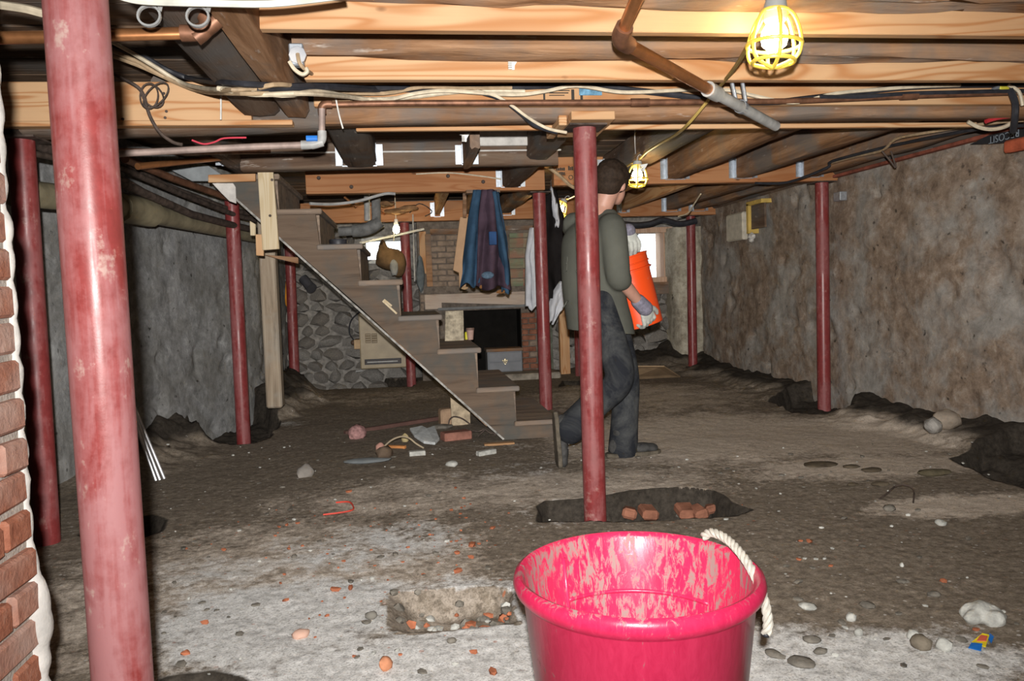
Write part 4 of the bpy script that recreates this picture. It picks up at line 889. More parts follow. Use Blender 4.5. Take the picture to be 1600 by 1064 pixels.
# hair: full cap down to the ears and the nape
m = MB(); m.ell(hed + RH @ Vector((-.010, 0, .030)), (.118, .098, .108), RH, 22, 13); m.ell(hed + RH @ Vector((-.052, 0, -.020)), (.072, .086, .074), RH, 18, 11)
m.ell(hed + RH @ Vector((.062, 0, .052)), (.062, .080, .046), RH); m.ell(hed + RH @ Vector((.035, -.060, .012)), (.024, .020, .030), RH); m.ell(hed + RH @ Vector((.035, .060, .012)), (.024, .020, .030), RH)
for k in range(60):
    a = random.uniform(0, 6.28); b = random.uniform(-.1, 1.3); d = Vector((math.cos(a)*math.cos(b)*.108, math.sin(a)*math.cos(b)*.087, math.sin(b)*.10+.03)); m.ell(hed + RH @ (d + Vector((-.010,0,0))), (.018, .018, .013), RH, 7, 5)
remesh_obj('hair', m, HAIRM, .008, man, 3)
# eyes
for s in (-1, 1): MB().ell(hed + RH @ Vector((.086, s*.033, -.013)), (.008, .009, .007), RH).build('eye', plain('eye_white', (.7, .68, .64), .3), man, True)
# shirt
m = MB()
m.loft([(W(944, 328, 4.50), .062, .066), (W(940, 338, 4.50), .085, .105), (W(931, 352, 4.50), .112, .170), (W(926, 372, 4.49), .136, .196), (W(925, 400, 4.49), .150, .196), (W(925, 430, 4.48), .156, .190), (W(929, 465, 4.47), .166, .192), (W(936, 500, 4.46), .178, .198), (W(940, 526, 4.46), .184, .202)], Rz, 28)
for a_, b_, c_ in ((shR, elR, wrR), (shL, elL, wrL)):
    d_ = (c_-b_).normalized(); m.limb([a_+(nek-a_)*.35+Vector((0,0,-.05)), a_+Vector((0,0,-.012)), a_.lerp(b_, .55), b_, b_+d_*.035], [.075, .078, .076, .070, .064])
for k in range(16):   # folds
    x, y = random.uniform(885, 968), random.uniform(365, 500); a = W(x, y, 4.30); b = W(x+random.uniform(-16, 16), y+random.uniform(14, 38), 4.30); m.tube([a+Vector((0,.035,0)), a.lerp(b,.5)+Vector((0,.028,0)), b+Vector((0,.04,0))], [.006,.012,.006], 7)
sh = remesh_obj('shirt', m, SHIRT, .011, man, 9)
# trim the hem flat
b = bmesh.new(); b.from_mesh(sh.data); zc = W(945, 518, 4.4).z - WL['shirt'].z if 'shirt' in WL else 0
r_ = bmesh.ops.bisect_plane(b, geom=b.verts[:]+b.edges[:]+b.faces[:], plane_co=(0, 0, zc), plane_no=(-.10, 0, -1), clear_outer=True); b.to_mesh(sh.data); b.free()
so = sh.modifiers.new('s', 'SOLIDIFY'); so.thickness = .006
# trousers
m = MB(); m.loft([(W(938, 470, 4.46), .105, .130), (W(938, 490, 4.46), .125, .152), (W(940, 505, 4.46), .120, .155), (W(942, 518, 4.46), .08, .12)], Rz, 24)
mid = kneR.lerp(ankR, .5)
m.limb([hipR, hipR.lerp(kneR, .5), kneR, mid, ankR+(ankR-kneR).normalized()*.01], [.088, .097, .085, .086, .090])
m.limb([hipL, hipL.lerp(kneL, .5), kneL, kneL.lerp(ankL, .6), ankL+Vector((-.008,0,-.05))], [.088, .094, .081, .082, .090])
for k in range(8): q_ = kneR.lerp(ankR, random.random()); m.tube([q_+Vector((-.05,-.06,.04)), q_+Vector((0,-.072,.01)), q_+Vector((.06,-.05,-.02))], [.004,.012,.004], 7)
for k in range(3): q_ = ankL+Vector((0,0,.01+.04*k)); m.tube([q_+Vector((-.06,-.03,0)), q_+Vector((.0,-.072,.008)), q_+Vector((.06,-.02,.02))], [.005,.014,.005], 7)
m.tube([hipR.lerp(kneR, .15)+Vector((.02,-.085,0)), hipR.lerp(kneR, .6)+Vector((.02,-.088,0)), kneR+Vector((.01,-.078,0)), mid+Vector((.02,-.078,.02)), ankR+Vector((.02,-.08,.02))], .006, 6)
remesh_obj('trousers', m, DENIM, .010, man, 5)
# boots
def boot(ank, fwd, up, nm):
    fwd = fwd.normalized(); sd = up.cross(fwd).normalized(); up2 = fwd.cross(sd); M3 = Matrix((fwd, sd, up2)).transposed()
    m = MB(); L = lambda x, y, z: ank + M3 @ Vector((x*1.22, y*1.12, z*1.02))
    m.ell(L(-.03, 0, -.04), (.050, .042, .055), M3); m.ell(L(.02, 0, -.045), (.07, .044, .045), M3); m.ell(L(.10, .0, -.058), (.075, .050, .032), M3); m.ell(L(.15, 0, -.062), (.045, .046, .028), M3); m.caps([L(0,0,-.03), L(-.008,0,.04)], [.046, .050])
    bo = remesh_obj('boot', m, BOOT, .007, man, 5)
    out = [(-.085,-.018),(-.06,-.040),(0,-.042),(.06,-.044),(.12,-.053),(.17,-.046),(.198,-.018),(.198,.018),(.17,.046),(.12,.053),(.06,.044),(0,.042),(-.06,.040),(-.085,.018)]
    MB().prism([L(x, y, -.098) for x, y in out], (up2*.024)).build('sole', SOLE, bo, bev=.004)
    mm = MB()
    for k in range(5): mm.tube([L(.015+k*.018, -.036, -.012-k*.006), L(.022+k*.018, 0, .004-k*.009), L(.015+k*.018, .036, -.012-k*.006)], .003, 5)
    mm.build('laces', BLACK, bo, True)
boot(ankR, tR, (tR.cross(Vector((0,1,0)))*-1 if tR.cross(Vector((0,1,0))).x < 0 else tR.cross(Vector((0,1,0)))), 'r')
aL = W(972, 690, 4.48); aL.z = gz(aL.x, aL.y)+.100; boot(aL, Vector((math.cos(.10), math.sin(.10), 0)), Vector((0,0,1)), 'l')
# orange bucket
n = N('orange_plastic'); v = n.obj(False); f = n.noise(v, 30, 4, .7); c = n.mix(n.ramp(f, [(.62, 0.), (.75, .6)]), (.80, .075, .010), (.62, .25, .16)); ORB = n.done(c, .38, 0, .5)
bt, bb = W(973, 402, 4.66), W(1003, 508, 4.66)
ax_ = (bt-bb).normalized(); LB = (bt-bb).length; Mq = Vector((0,0,1)).rotation_difference(ax_).to_matrix()
bk = thing('bucket', bb, 'tilted orange plastic bucket carried in the arms of the man', 'bucket')
H_ = LB; prof = [(.128, 0), (.131, .004), (.140, H_*.78), (.152, H_*.785), (.152, H_*.80), (.142, H_*.81), (.143, H_*.87), (.151, H_*.875), (.151, H_*.885), (.144, H_*.89), (.145, H_*.975), (.150, H_*.98), (.150, H_), (.142, H_), (.136, H_*.8), (.124, .006), (.0, .006)]
MB().lathe(prof, bb, 40, Mq).build('shell', ORB, bk, True, ang=35)
MB().lathe([(.128, -.002), (.0, -.002)], bb, 40, Mq).build('base', plain('brown_base', (.16, .07, .04), .9), bk)  # underside disc coloured darker brown than the orange shell
e1 = bb + Mq @ Vector((.148, -.04, H_*.79)); e2 = bb + Mq @ Vector((-.148, .04, H_*.79))
MB().tube([e1 + (e2-e1)*t + Mq @ Vector((0, .0, -.10*math.sin(math.pi*t))) + Mq @ Vector((.04*math.sin(math.pi*t), .16*math.sin(math.pi*t), 0)) for t in np.linspace(0, 1, 17)], .003, 6).build('bail_handle', GALV, bk, True)
# gloves with five fingers each
def glove(palm, M3, curl, th, nm, cuff):
    L = lambda x, y, z: palm + M3 @ (Vector((x, y, z))*1.18)      # x along fingers, y across, z back of the hand
    m = MB(); m.ell(L(-.005, 0, 0), (.056, .046, .022), M3, 18, 9); m.ell(L(-.04, 0, 0), (.03, .038, .024), M3)
    for k, (y, ln) in enumerate(((-.033, .070), (-.011, .082), (.012, .078), (.033, .062))):
        p = Vector((.040, y, .002)); a = .25; pts = [L(*p)]; 
        for q in range(3): a += curl*(.55+.25*q); p = p + Vector((math.cos(a), 0, -math.sin(a)))*ln/2.6; pts.append(L(*p))
        m.caps([L(.01, y*.9, 0)]+pts, [.013, .0135, .0125, .0120, .0108], 10)
    ty = -1 if th < 0 else 1
    m.caps([L(-.025, ty*.028, -.004), L(.004, ty*.054, -.010), L(.030, ty*.068, -.016), L(.050, ty*.072, -.022)], [.018, .016, .0145, .012], 10)
    g = remesh_obj('glove', m, GLOVE, .0042, man, 3)
    mm = MB()
    a, b = cuff; mm.caps([a, b], [.043, .047], 20); k_ = remesh_obj('cuff', mm, STRIPE, .007, g, 3)
    return g
palmR = W(1011, 491, 4.455); fx_ = (W(1018, 512, 4.50)-palmR).normalized(); zz_ = Vector((.12, -1, .25)); zz_ = (zz_-fx_*zz_.dot(fx_)).normalized(); M3 = Matrix((fx_, zz_.cross(fx_), zz_)).transposed()
glove(palmR, M3, .62, 1, 'r', (wrR+(elR-wrR).normalized()*.025, palmR-fx_*.045))
palmL = W(985, 370, 4.60); fx_ = (W(994, 392, 4.56)-palmL).normalized(); zz_ = Vector((.1, -1, .35)); zz_ = (zz_-fx_*zz_.dot(fx_)).normalized(); M3 = Matrix((fx_, zz_.cross(fx_), zz_)).transposed()
glove(palmL, M3, .7, -1, 'l', (wrL+(elL-wrL).normalized()*.03, palmL-fx_*.04))

# ------------------------------------------------------------------ fireplace and chimney breast
SOOT = plain('sooty_black', (.010, .009, .008), .95, 0, .1)
CB = plain('grey_brick_mortar', (.15, .125, .105), .95, 0, .1, .35, 20, .5)
YC = 8.98
fpx = lambda x, y: fy(x, y, YC)
fire = thing('fireplace', (fpx(748, 590).x, YC, 0), 'wide brick fireplace with a pale cracked mantel board and black firebox', 'fireplace')
xl, xr = fpx(657, 500).x, fpx(838, 500).x; fl_, fr_ = fpx(700, 520).x, fpx(815, 520).x; zt = fpx(757, 484).z; z0 = -.02
m = MB(); m.box((xl, YC, z0), (fl_, YB-.13, 2.05)); m.build('left_breast', CB, fire)
m = MB(); m.box((fr_, YC, z0), (xr, YB-.13, zt)); m.build('right_breast', CB, fire)
m = MB(); m.box((fl_, YC, zt), (xr, YB-.13, 2.05)); m.build('upper_breast', CB, fire)
m = MB(); m.box((fl_-.0, YB-.17, z0), (fr_, YB-.13, zt)); m.build('fireback', SOOT, fire)
m = MB(); m.box((fl_-.001, YC+.01, z0), (fl_+.01, YB-.15, zt)); m.box((fr_-.01, YC+.01, z0), (fr_+.001, YB-.15, zt)); m.box((fl_, YC+.01, zt-.012), (fr_, YB-.15, zt+.001)); m.build('firebox_lining', SOOT, fire)
a, b = fpx(664, 482), fpx(824, 455); ml = thing('mantel_board', (a.x/2+b.x/2, YC-.05, a.z), 'pale pinkish cracked mantel board over the black firebox', 'board')
PM = wood_old('cracked_pale_paint', 0, (.42, .33, .27), (.50, .41, .34), (.46, .39, .34), (.55, .47, .41), .6)
m = MB(); z_ = fpx(757, 483).z; m.prism([Vector((a.x, YC-.07, a.z-.01)), Vector((a.x+.19, YC-.07, a.z-.01)), Vector((a.x+.19, YC-.07, a.z+.06)), Vector((b.x, YC-.07, z_+.03)), Vector((b.x, YC-.07, b.z)), Vector((a.x, YC-.07, b.z))], (0, .068, 0)); m.build('face', PM, ml, bev=.003)
m = MB(); p, q = fpx(684, 483), fpx(824, 477); m.beam((p.x, YC-.06, p.z), (q.x, YC-.06, q.z), .05, .03); tag(m.build('lintel', plain('grey_lintel', (.16, .165, .17), .7), bev=.002), 'thin dark grey lintel strip under the mantel board', 'lintel')
BRG = plain('dull_brick', (.24, .185, .145), .92, 0, .15, .35, 14, .5); BRR = plain('dark_red_brick', (.22, .095, .06), .92, 0, .15, .4, 14, .5)
bme = {}
def bricks(parent, x0, x1, z0_, z1_, mats, L=.20, H=.066, dep=.03, y=YC):
    z = z0_; r = 0
    while z < z1_-H*.6:
        x = x0-(L/2 if r % 2 else 0)
        while x < x1:
            a_, b_ = max(x, x0), min(x+L-.012, x1)
            if b_-a_ > .03:
                mt = random.choice(mats); key = (round(b_-a_, 2), mt.name)
                if key not in bme: me = MB().box((0, -dep, 0), (b_-a_, .02, H-.011)).mesh('brick', Vector((0,0,0)), bev=.006)[0]; me.materials.append(mt); bme[key] = me
                o = link('brick', bme[key], (a_, y+random.uniform(-.004, .008), z+random.uniform(-.002, .002)), parent); o.rotation_euler = (0, random.uniform(-.02, .02), 0)
            x += L
        z += H; r += 1
bricks(fire, fpx(672, 440).x, fpx(722, 440).x, fpx(690, 448).z, fpx(690, 368).z, [BRG])
bricks(fire, fpx(816, 540).x, xr, .02, fpx(830, 487).z, [BRR, BRR, BRG], .17)
bricks(fire, fpx(657, 470).x, fpx(668, 470).x, .3, fpx(660, 450).z, [BRG, STONE], .10, .10)
# green and red flaking plaster right of the jeans, as boards of the chimney breast
PGRN = wood_old('green_flaking_paint', 0, (.16, .20, .13), (.24, .28, .19), (.30, .14, .10), (.42, .40, .34), .62)
PRED = wood_old('red_flaking_paint', 0, (.28, .12, .085), (.34, .17, .12), (.24, .24, .17), (.40, .34, .30), .62)
zs_ = [448, 435, 420, 404, 388, 372, 364]
for k in range(6):
    p, q, r_ = fpx(796, zs_[k]), fpx(817, zs_[k+1]), fpx(838, zs_[k])
    MB().box((p.x, YC-.02, p.z+.004), (q.x, YC+.001, q.z)).build('painted_board', PGRN, fire, bev=.002); MB().box((q.x, YC-.018, p.z+.004), (r_.x, YC+.001, q.z)).build('painted_board', PRED, fire, bev=.002)
m = MB(); p = fpx(790, 360); q = fpx(838, 352); m.box((p.x, YC-.03, p.z), (q.x, YC, q.z)); tag(m.build('rail', OLD[0], bev=.003), 'brown wooden rail over the green flaking boards', 'rail')
m = MB(); p = fpx(672, 367); q = fpx(722, 357); m.box((p.x, YC-.03, p.z), (q.x, YC, q.z)); tag(m.build('rail', OLD[0], bev=.003), 'brown wooden rail over the grey brick panel', 'rail')
def stud(x0, x1, y0, y1, Y, mat, label, d=.05, name='wall_stud', cat='stud'):
    a, b = fy(x0, y1, Y), fy(x1, y0, Y); return tag(MB().box((a.x, Y-d, a.z), (b.x, Y, b.z)).build(name, mat, bev=.003), label, cat)
stud(657, 665, 362, 428, YC-.0, PINE[2], 'orange new stud at the left edge of the brick panel')
stud(667, 673, 366, 448, YC-.032, OLD[0], 'dark brown stud between the orange stud and the brick panel')
q = ground(880, 584); s_ = fy(872, 462, q.y); e_ = fy(887, 462, q.y); tag(MB().box((s_.x, q.y-.04, q.z-.02), (e_.x, q.y+.05, s_.z+.2)).build('wall_stud', PINE[2], bev=.003), 'pale wooden stud standing on the floor right of the fireplace', 'stud')
MBX = MB(); p, q = fy(770, 596, YC-.25), fy(872, 583, YC-.25); tag(MBX.box((p.x, YC-.42, -.03), (q.x, YC-.03, .07)).build('hearth_slab', plain('hearth_stone', (.26, .23, .19), .9, 0, .1, .35, 14, .4), bev=.015), 'low stone hearth slab in front of the firebox', 'hearth')
stud(838, 862, 500, 590, YB-.02, plain('mossy_board', (.12, .13, .10), .9, 0, .1, .4, 9), 'dark greenish board standing against the back wall', .03, 'leaning_board', 'board')
# grey chest with two drawers
a, b = fy(762, 577, YC-.1), fy(815, 545, YC-.1); ch = thing('small_chest', (a.x/2+b.x/2, YC-.05, .07), 'grey two-drawer chest with a brass pull, in front of the firebox', 'chest')
CG = plain('grey_blue_paint', (.20, .21, .23), .6, 0, .3, .12); dz = a.z-.085
MB().box((a.x, YC-.12, .07), (b.x, YC+.1, b.z-.02)).build('carcass', CG, ch, bev=.004); MB().box((a.x-.012, YC-.14, b.z-.02), (b.x+.012, YC+.11, b.z+.015)).build('top', OLD[0], ch, bev=.004)
hh = (b.z-.02-.085)/2
for k in range(2): d_ = MB().box((a.x+.012, YC-.132, .08+k*hh), (b.x-.012, YC-.12, .08+(k+1)*hh-.008)).build('drawer', CG, ch, bev=.003)
BR = plain('brass_pull', (.62, .54, .36), .35, .6); cx = (a.x+b.x)/2; cz = .08+hh
m = MB(); m.ell((cx, YC-.136, cz+.012), (.012, .006, .028)); m.ell((cx-.022, YC-.136, cz+.012), (.014, .006, .010)); m.ell((cx+.022, YC-.136, cz+.012), (.014, .006, .010)); m.tube(smoothpts([(cx-.024, YC-.14, cz+.008), (cx, YC-.150, cz-.03), (cx+.024, YC-.14, cz+.008)], 5), .004, 6); m.build('drawer_pull', BR, d_, True)
# wall heater under the stairs
HM_ = plain('beige_enamel', (.36, .29, .19), .5, 0, .4, .12); YH = 9.28
ha, hb = fy(565, 575, YH), fy(637, 486, YH); ht = thing('wall_heater', ((ha.x+hb.x)/2, YH, ha.z), 'beige wall heater with a black slotted grille under the stairs', 'heater')
MB().box((ha.x, YH-.17, ha.z), (hb.x, YH+.16, hb.z)).build('casing', HM_, ht, bev=.012)
for (x0, x1) in ((571, 579), (581, 589)):
    p, q = fy(x0, 536, YH-.17), fy(x1, 521, YH-.17); v_ = MB().box((p.x, YH-.178, p.z), (q.x, YH-.168, q.z)).build('vent', plain('brown_vent', (.20, .15, .09), .7), ht, bev=.002)
    for k in range(4): zz = p.z+(q.z-p.z)*(k+.5)/4; MB().box((p.x+.004, YH-.182, zz-.004), (q.x-.004, YH-.177, zz+.004)).build('louvre', HM_, v_)
p, q = fy(570, 570, YH-.17), fy(627, 559, YH-.17); g_ = MB().box((p.x, YH-.185, p.z), (q.x, YH-.165, q.z)).build('grille', BLACK, ht, bev=.003)
for k in range(16): x_ = p.x+(q.x-p.x)*(k+.5)/16; MB().box((x_-.006, YH-.192, p.z+.01), (x_+.006, YH-.184, q.z-.01)).build('fin', IRON, g_)
MB().box((p.x+.03, YH-.194, p.z+.022), (q.x-.04, YH-.186, p.z+.036)).build('bright_bar', GREYP, g_)
p, q = fy(554, 545, YH-.1), fy(563, 530, YH-.1); tb = MB().box((p.x, YH-.17, p.z), (q.x, YH+.12, q.z)).build('control_box', plain('tan_box', (.40, .27, .15), .6), ht, bev=.004)
MB().ell((p.x-.01, YH-.12, (p.z+q.z)/2+.02), (.03, .03, .03)).build('knob', plain('brown_knob', (.10, .06, .04), .6), ht, True)
MB().tube([(ha.x+.02, YH-.12, ha.z-.02), (ha.x-.06, YH-.12, ha.z-.025)], .012, 8).build('feed_pipe', GREYP, ht, True)
m = MB(); p = fy(481, 443, 9.0); m.tube([p+Vector((-.05, .0, .06)), p+Vector((.04, -.06, -.05))], .055, 14); m.tube([p+Vector((.04,-.06,-.05)), p+Vector((.05,-.07,-.06))], .062, 14); tag(m.build('floodlight', plain('dark_metal', (.08, .08, .09), .5, .4), None, True), 'small dark cylinder lamp head on the stone wall under the stairs', 'lamp')
tag(MB().tube([p+Vector((-.05, 0, .06)), p+Vector((-.08, .6, .1))], .015, 6).build('lamp_arm', IRON), 'thin arm holding the dark lamp head to the stone wall', 'bracket')

# ------------------------------------------------------------------ hanging clothes and board
def cloth(name, rows, Y, dep, mat, nfold, seed, parent=None, nu=40, nv=36, th=.012):   # rows: (y, x_left, x_right) pixels
    ys = [r[0] for r in rows]; P = np.zeros((nv, nu, 3))
    for i in range(nv):
        t = i/(nv-1); y = ys[0]+(ys[-1]-ys[0])*t; xl_ = np.interp(y, ys, [r[1] for r in rows]); xr_ = np.interp(y, ys, [r[2] for r in rows])
        for j in range(nu):
            u = j/(nu-1); d = dep*(.25+.75*t)*math.sin(u*nfold*math.pi+seed+1.3*math.sin(t*2+seed)) + .05*float(vnoise(u*5, t*6, seed))-dep*1.2*math.sin(math.pi*u)
            q = fy(xl_+(xr_-xl_)*u, y+4*math.sin(u*9+seed)*t, Y); P[i, j] = (q.x, Y+d, q.z)
    og = P.reshape(-1,3).min(0); 
    o = grid_mesh(name, P, mat, og); 
    if parent: o.parent = parent; o.location = Vector(og)-WL[parent.name]
    sm = o.modifiers.new('s', 'SOLIDIFY'); sm.thickness = th; return o
JB = plain('blue_jeans', (.035, .075, .13), .9, 0, .1, .35, 7, .3); JP = plain('purple_jeans', (.065, .042, .060), .9, 0, .1, .35, 7, .3); JBR = plain('brown_lining', (.22, .095, .03), .9)
jy = 6.28; jp = fy(758, 300, jy); je = thing('hanging_jeans', jp, 'faded blue and purple jeans hanging from the reddish girder', 'jeans')
cloth('blue_leg', [(297,741,760),(340,733,757),(400,726,752),(446,720,750)], jy, .03, JB, 3, 2, je, 24, 30)
cloth('purple_leg', [(297,754,776),(340,749,785),(400,745,792),(450,744,797)], jy-.03, .05, JP, 4, 5, je, 36, 32)
cloth('right_leg', [(300,768,778),(350,776,789),(410,784,795),(456,786,798)], jy-.05, .03, JB, 2, 3, je, 16, 30)
m = MB(); p, q = fy(764, 383, jy-.13), fy(775, 362, jy-.13); m.box((p.x, jy-.165, p.z), (q.x, jy-.12, q.z)); m.build('blue_patch', plain('blue_patch', (.02, .06, .16), .9), je, bev=.004)
m = MB(); c_ = fy(762, 430, jy-.12); m.ell(c_, (.05, .02, .03)); m.build('worn_knee', plain('worn_denim_patch', (.09, .14, .20), .9, 0, .1, .4, 60), je, True)
for (x, y, s_, mt) in ((726, 452, .035, plain('tan_leather', (.36, .24, .13), .8)), (782, 458, .045, JBR), (757, 450, .05, JBR)):
    m = MB(); m.ico(fy(x, y-2, jy-.0), (s_*.9, .010, s_*.42), .16, 1); m.build('pocket_lining', mt, je, True)
tag(MB().box((jp.x-.15, jy+.0, jp.z-.005), (jp.x+.12, 6.40, jp.z+.02)).build('peg_rail', OLD[0]), 'wooden peg rail on the girder behind the hanging jeans', 'rail')
px_board('hanging_board', [(719,339),(732,339),(728,450),(718,450),(717,426),(708,422)], 6.75, .03, plain('tan_board', (.46, .29, .17), .75, 0, .2, .12), 'tan board hanging behind the left side of the jeans')
tag(MB().beam(fy(726, 341, 6.765), Vector((fy(727, 298, 6.765).x, 6.765, 2.10)), .03, .03, (0,1,0)).build('hanging_strap', OLD[0]), 'short strap holding up the tan board', 'strap')
ck = plain('black_coat', (.014, .012, .012), .95, 0, .08, .3); cw = plain('white_lining', (.50, .51, .54), .9, 0, .1, .15)
cp = fy(862, 300, 6.9); co = thing('hanging_coat', cp, 'black coat with white lining hanging behind the column by the man', 'coat')
cloth('black_shell', [(298,850,868),(340,838,880),(400,826,886),(470,832,892)], 6.90, .07, ck, 3, 1, co)
cloth('white_lining', [(356,829,838),(400,822,834),(440,823,838),(482,822,842)], 6.82, .03, cw, 3, 4, co, 14, 26)
cloth('white_hem', [(440,876,884),(455,866,886),(480,856,880),(504,856,866)], 6.80, .03, cw, 3, 7, co, 16, 18)
cloth('white_collar', [(292,859,864),(320,864,871),(352,870,874)], 6.80, .01, cw, 2, 2, co, 8, 14)
tag(MB().tube([cp+Vector((0, .02, -.02)), cp+Vector((0, .02, .10)), cp+Vector((.03, .02, .13))], .006, 6).build('coat_hook', IRON), 'iron hook holding the black coat', 'hook')
m = MB(); hb_ = fy(607, 404, 8.35); bgm = plain('brown_canvas', (.115, .07, .035), .9, 0, .1, .4, 8, .5)
bag = thing('hanging_bag', hb_, 'brown canvas bag and sacking hanging in the back left window', 'bag')
m.ico(fy(606, 404, 8.35), (.14, .10, .12), .10, 2, 5); m.ico(fy(598, 388, 8.35), (.05, .05, .09), .12, 2, 6); m.ico(fy(622, 412, 8.35), (.09, .08, .16), .10, 2, 8); remesh_obj('body', m, bgm, .02, bag, 4)
MB().tube([fy(596, 382, 8.33), fd(598, 373, 8.02)], .012, 6).build('strap', bgm, bag, True); MB().ico(fy(616, 418, 8.27), (.045, .04, .09), .1, 2).build('grey_bundle', plain('grey_cloth', (.22, .22, .21), .9), bag, True)
m = MB(); m.ico(fy(657, 428, 8.9), (.05, .05, .22), .12, 2, 9); tag(m.build('rag_bundle', plain('blue_grey_rag', (.13, .15, .16), .9, 0, .1, .4, 9, .5), None, True), 'blue-grey rag bundle hanging left of the brick panel', 'rag')
for k, (x, y) in enumerate(((600,318),(640,325),(618,330))):
    m = MB(); m.ico(fy(x, y, 7.6+.1*k), (.10, .06, .03), .2, 2, 20+k); tag(m.build('pipe_insulation', plain('loose_insulation_%d' % k, (.25, .14, .07), .9, 0, .1, .5, 9, .5), None, True), 'torn brown insulation scrap among the pipes, %s' % ('middle left one', 'rightmost one', 'one beside the bare bulb', 'leftmost one')[k], 'insulation')

# things on the treads
tp = Vector((at0(524, 380).x, 5.42, TZ[2])); td = thing('tape_roll', tp, 'black tape roll lying on the third tread from the top', 'tape'); MB().lathe([(.030, 0), (.058, 0), (.060, .004), (.060, .042), (.058, .046), (.030, .046)], tp, 28, None, True).build('roll', BLACK, td, True, ang=40)
t5 = TZ[5]; q = fy(710, 531, 6.0); sb = [Vector((fy(695, 530, 6.0).x, 6.0, t5)), Vector((fy(725, 530, 6.0).x, 6.0, t5)), Vector((fy(724, 485, 6.04).x, 6.04, fy(724, 485, 6.04).z)), Vector((fy(696, 486, 6.04).x, 6.04, fy(696, 486, 6.04).z))]
tag(MB().prism(sb, (0, .03, 0)).build('speckled_board', plain('speckled_plywood', (.36, .31, .23), .85, 0, .2, .45, 30), bev=.002), 'cream speckled board standing on the sixth tread', 'board')
p = Vector((fy(735, 527, 6.05).x, 6.05, t5)); cu_ = thing('paper_cup', p, 'small pink-brown cup standing on the sixth tread', 'cup'); MB().lathe([(.022, 0), (.030, .075), (.0315, .078), (.0295, .078), (.021, .004), (0, .004)], p, 20).build('body', plain('pink_paper', (.40, .26, .22), .7), cu_, True, ang=40); MB().lathe([(.0305, .075), (.033, .078), (.033, .092), (.0, .094)], p, 20).build('lid', plain('brown_lid', (.16, .10, .08), .6), cu_, True, ang=40)
p = Vector((fy(730, 528, 6.06).x, 6.10, t5)); bo = thing('yellow_bottle', p, 'small yellow and black bottle beside the cup on the tread', 'bottle'); MB().lathe([(.016, 0), (.016, .05), (.010, .06), (.0, .061)], p, 14).build('body', plain('yellow_label', (.55, .50, .03), .5), bo, True, ang=40); MB().lathe([(.009, .06), (.009, .08), (0, .081)], p, 12).build('cap', BLACK, bo, True, ang=40)

# ------------------------------------------------------------------ right wall fittings
YW = fx(1160, 355, 3.46)
m = MB(); a, b = fx(1147, 378, 3.50), fx(1173, 330, 3.50); m.box((3.41, b.y, a.z), (3.478, a.y, b.z)); tag(m.build('plaster_block', plain('cream_block', (.52, .48, .40), .9, 0, .1, .2, 14, .5), bev=.015), 'cream plaster block at the top of the right wall', 'block')
a, b = fx(1178, 362, 3.50), fx(1202, 326, 3.50)
wf = tag(empty('window_3', (3.46, (a.y+b.y)/2, a.z)), kind='structure'); YF = plain('yellow_frame', (.55, .38, .10), .7, 0, .3, .25)
m = MB(); m.box((3.42, b.y, b.z+.06), (3.56, a.y, b.z+.10)); m.box((3.42, a.y-.05, a.z-.02), (3.56, a.y, b.z+.08)); m.build('frame', YF, wf, bev=.003); MB().box((3.45, b.y, a.z+.02), (3.47, a.y-.05, b.z+.06)).build('board', OLDG[1], wf)
m = MB(); 
for k in range(5): m.ico(fx(1172+random.uniform(-5,5), 372+random.uniform(-5,4), 3.44), (.03, .03, .03), .2, 1)
tag(m.build('crumbled_plaster', WHITEW, None), 'crumbled white plaster below the cream block on the right wall', 'plaster', kind='stuff')
p = fx(1311, 308, 3.46); tag(MB().box((3.44, p.y-.05, p.z-.03), (3.50, p.y+.05, p.z+.04)).build('outlet_box', GALV, bev=.004), 'small grey metal outlet box high on the right wall', 'box')

# ------------------------------------------------------------------ rubble and litter on the floor
def lump(name, px, py, w_, h_, mat, label, cat, group=None, jit=.13, sub=2, seed=None, dy=None):
    p = ground(px, py); mm = MB(); mm.ico((p.x, p.y, p.z+h_*.28), (w_/2, (dy or w_*.8)/2, h_/2), jit, sub, seed, Matrix.Rotation(random.uniform(0, 3), 3, 'Z') if dy is None else None)
    o = mm.build(name, mat, None, True, 0, 50); return tag(o, label, cat, group)
PLAS = plain('plaster_lump', (.40, .40, .37), .9, 0, .1, .3, 30, .6); GREYR = plain('grey_rubble', (.145, .132, .112), .92, 0, .1, .4, 25, .6); BRK = plain('brick_rubble', (.33, .115, .06), .92, 0, .1, .35, 25, .5); PINK = plain('pink_wool', (.36, .20, .19), .95, 0, .05, .35, 50, .7)
m = MB(); p = ground(1536, 968)
for dx, dy_, r_, h_ in ((0, .01, .045, .04), (.03, -.005, .035, .03), (-.04, -.01, .028, .022), (.012, -.03, .035, .028), (-.02, .03, .03, .03)): m.ico((p.x+dx, p.y+dy_, p.z+.012), (r_, r_*.8, h_), .14, 2)
tag(remesh_obj('plaster_lump', m, PLAS, .006, None, 2), 'large crumpled white plaster lump at the lower right', 'lump')
pw = ground(1530, 1006); wr = thing('candy_wrapper', pw, 'torn blue and yellow wrapper below the white plaster lump', 'wrapper')
def wrap(part, pts, mat): 
    P = [ground(x, y)+Vector((0,0,h)) for x, y, h in pts]; mm = MB(); mm.prism(P, (0, 0, .002)); return mm.build(part, mat, wr)
WBL, WYE, WRD = plain('wrapper_blue', (.01, .13, .45), .35), plain('wrapper_yellow', (.70, .55, .02), .35), plain('wrapper_red', (.50, .10, .06), .35)
wrap('blue_end', [(1513,1015,.004),(1533,1021,.006),(1535,1013,.012),(1518,1009,.008)], WBL); wrap('blue_end', [(1543,1000,.006),(1549,1008,.004),(1553,1002,.012),(1546,995,.01)], WBL)
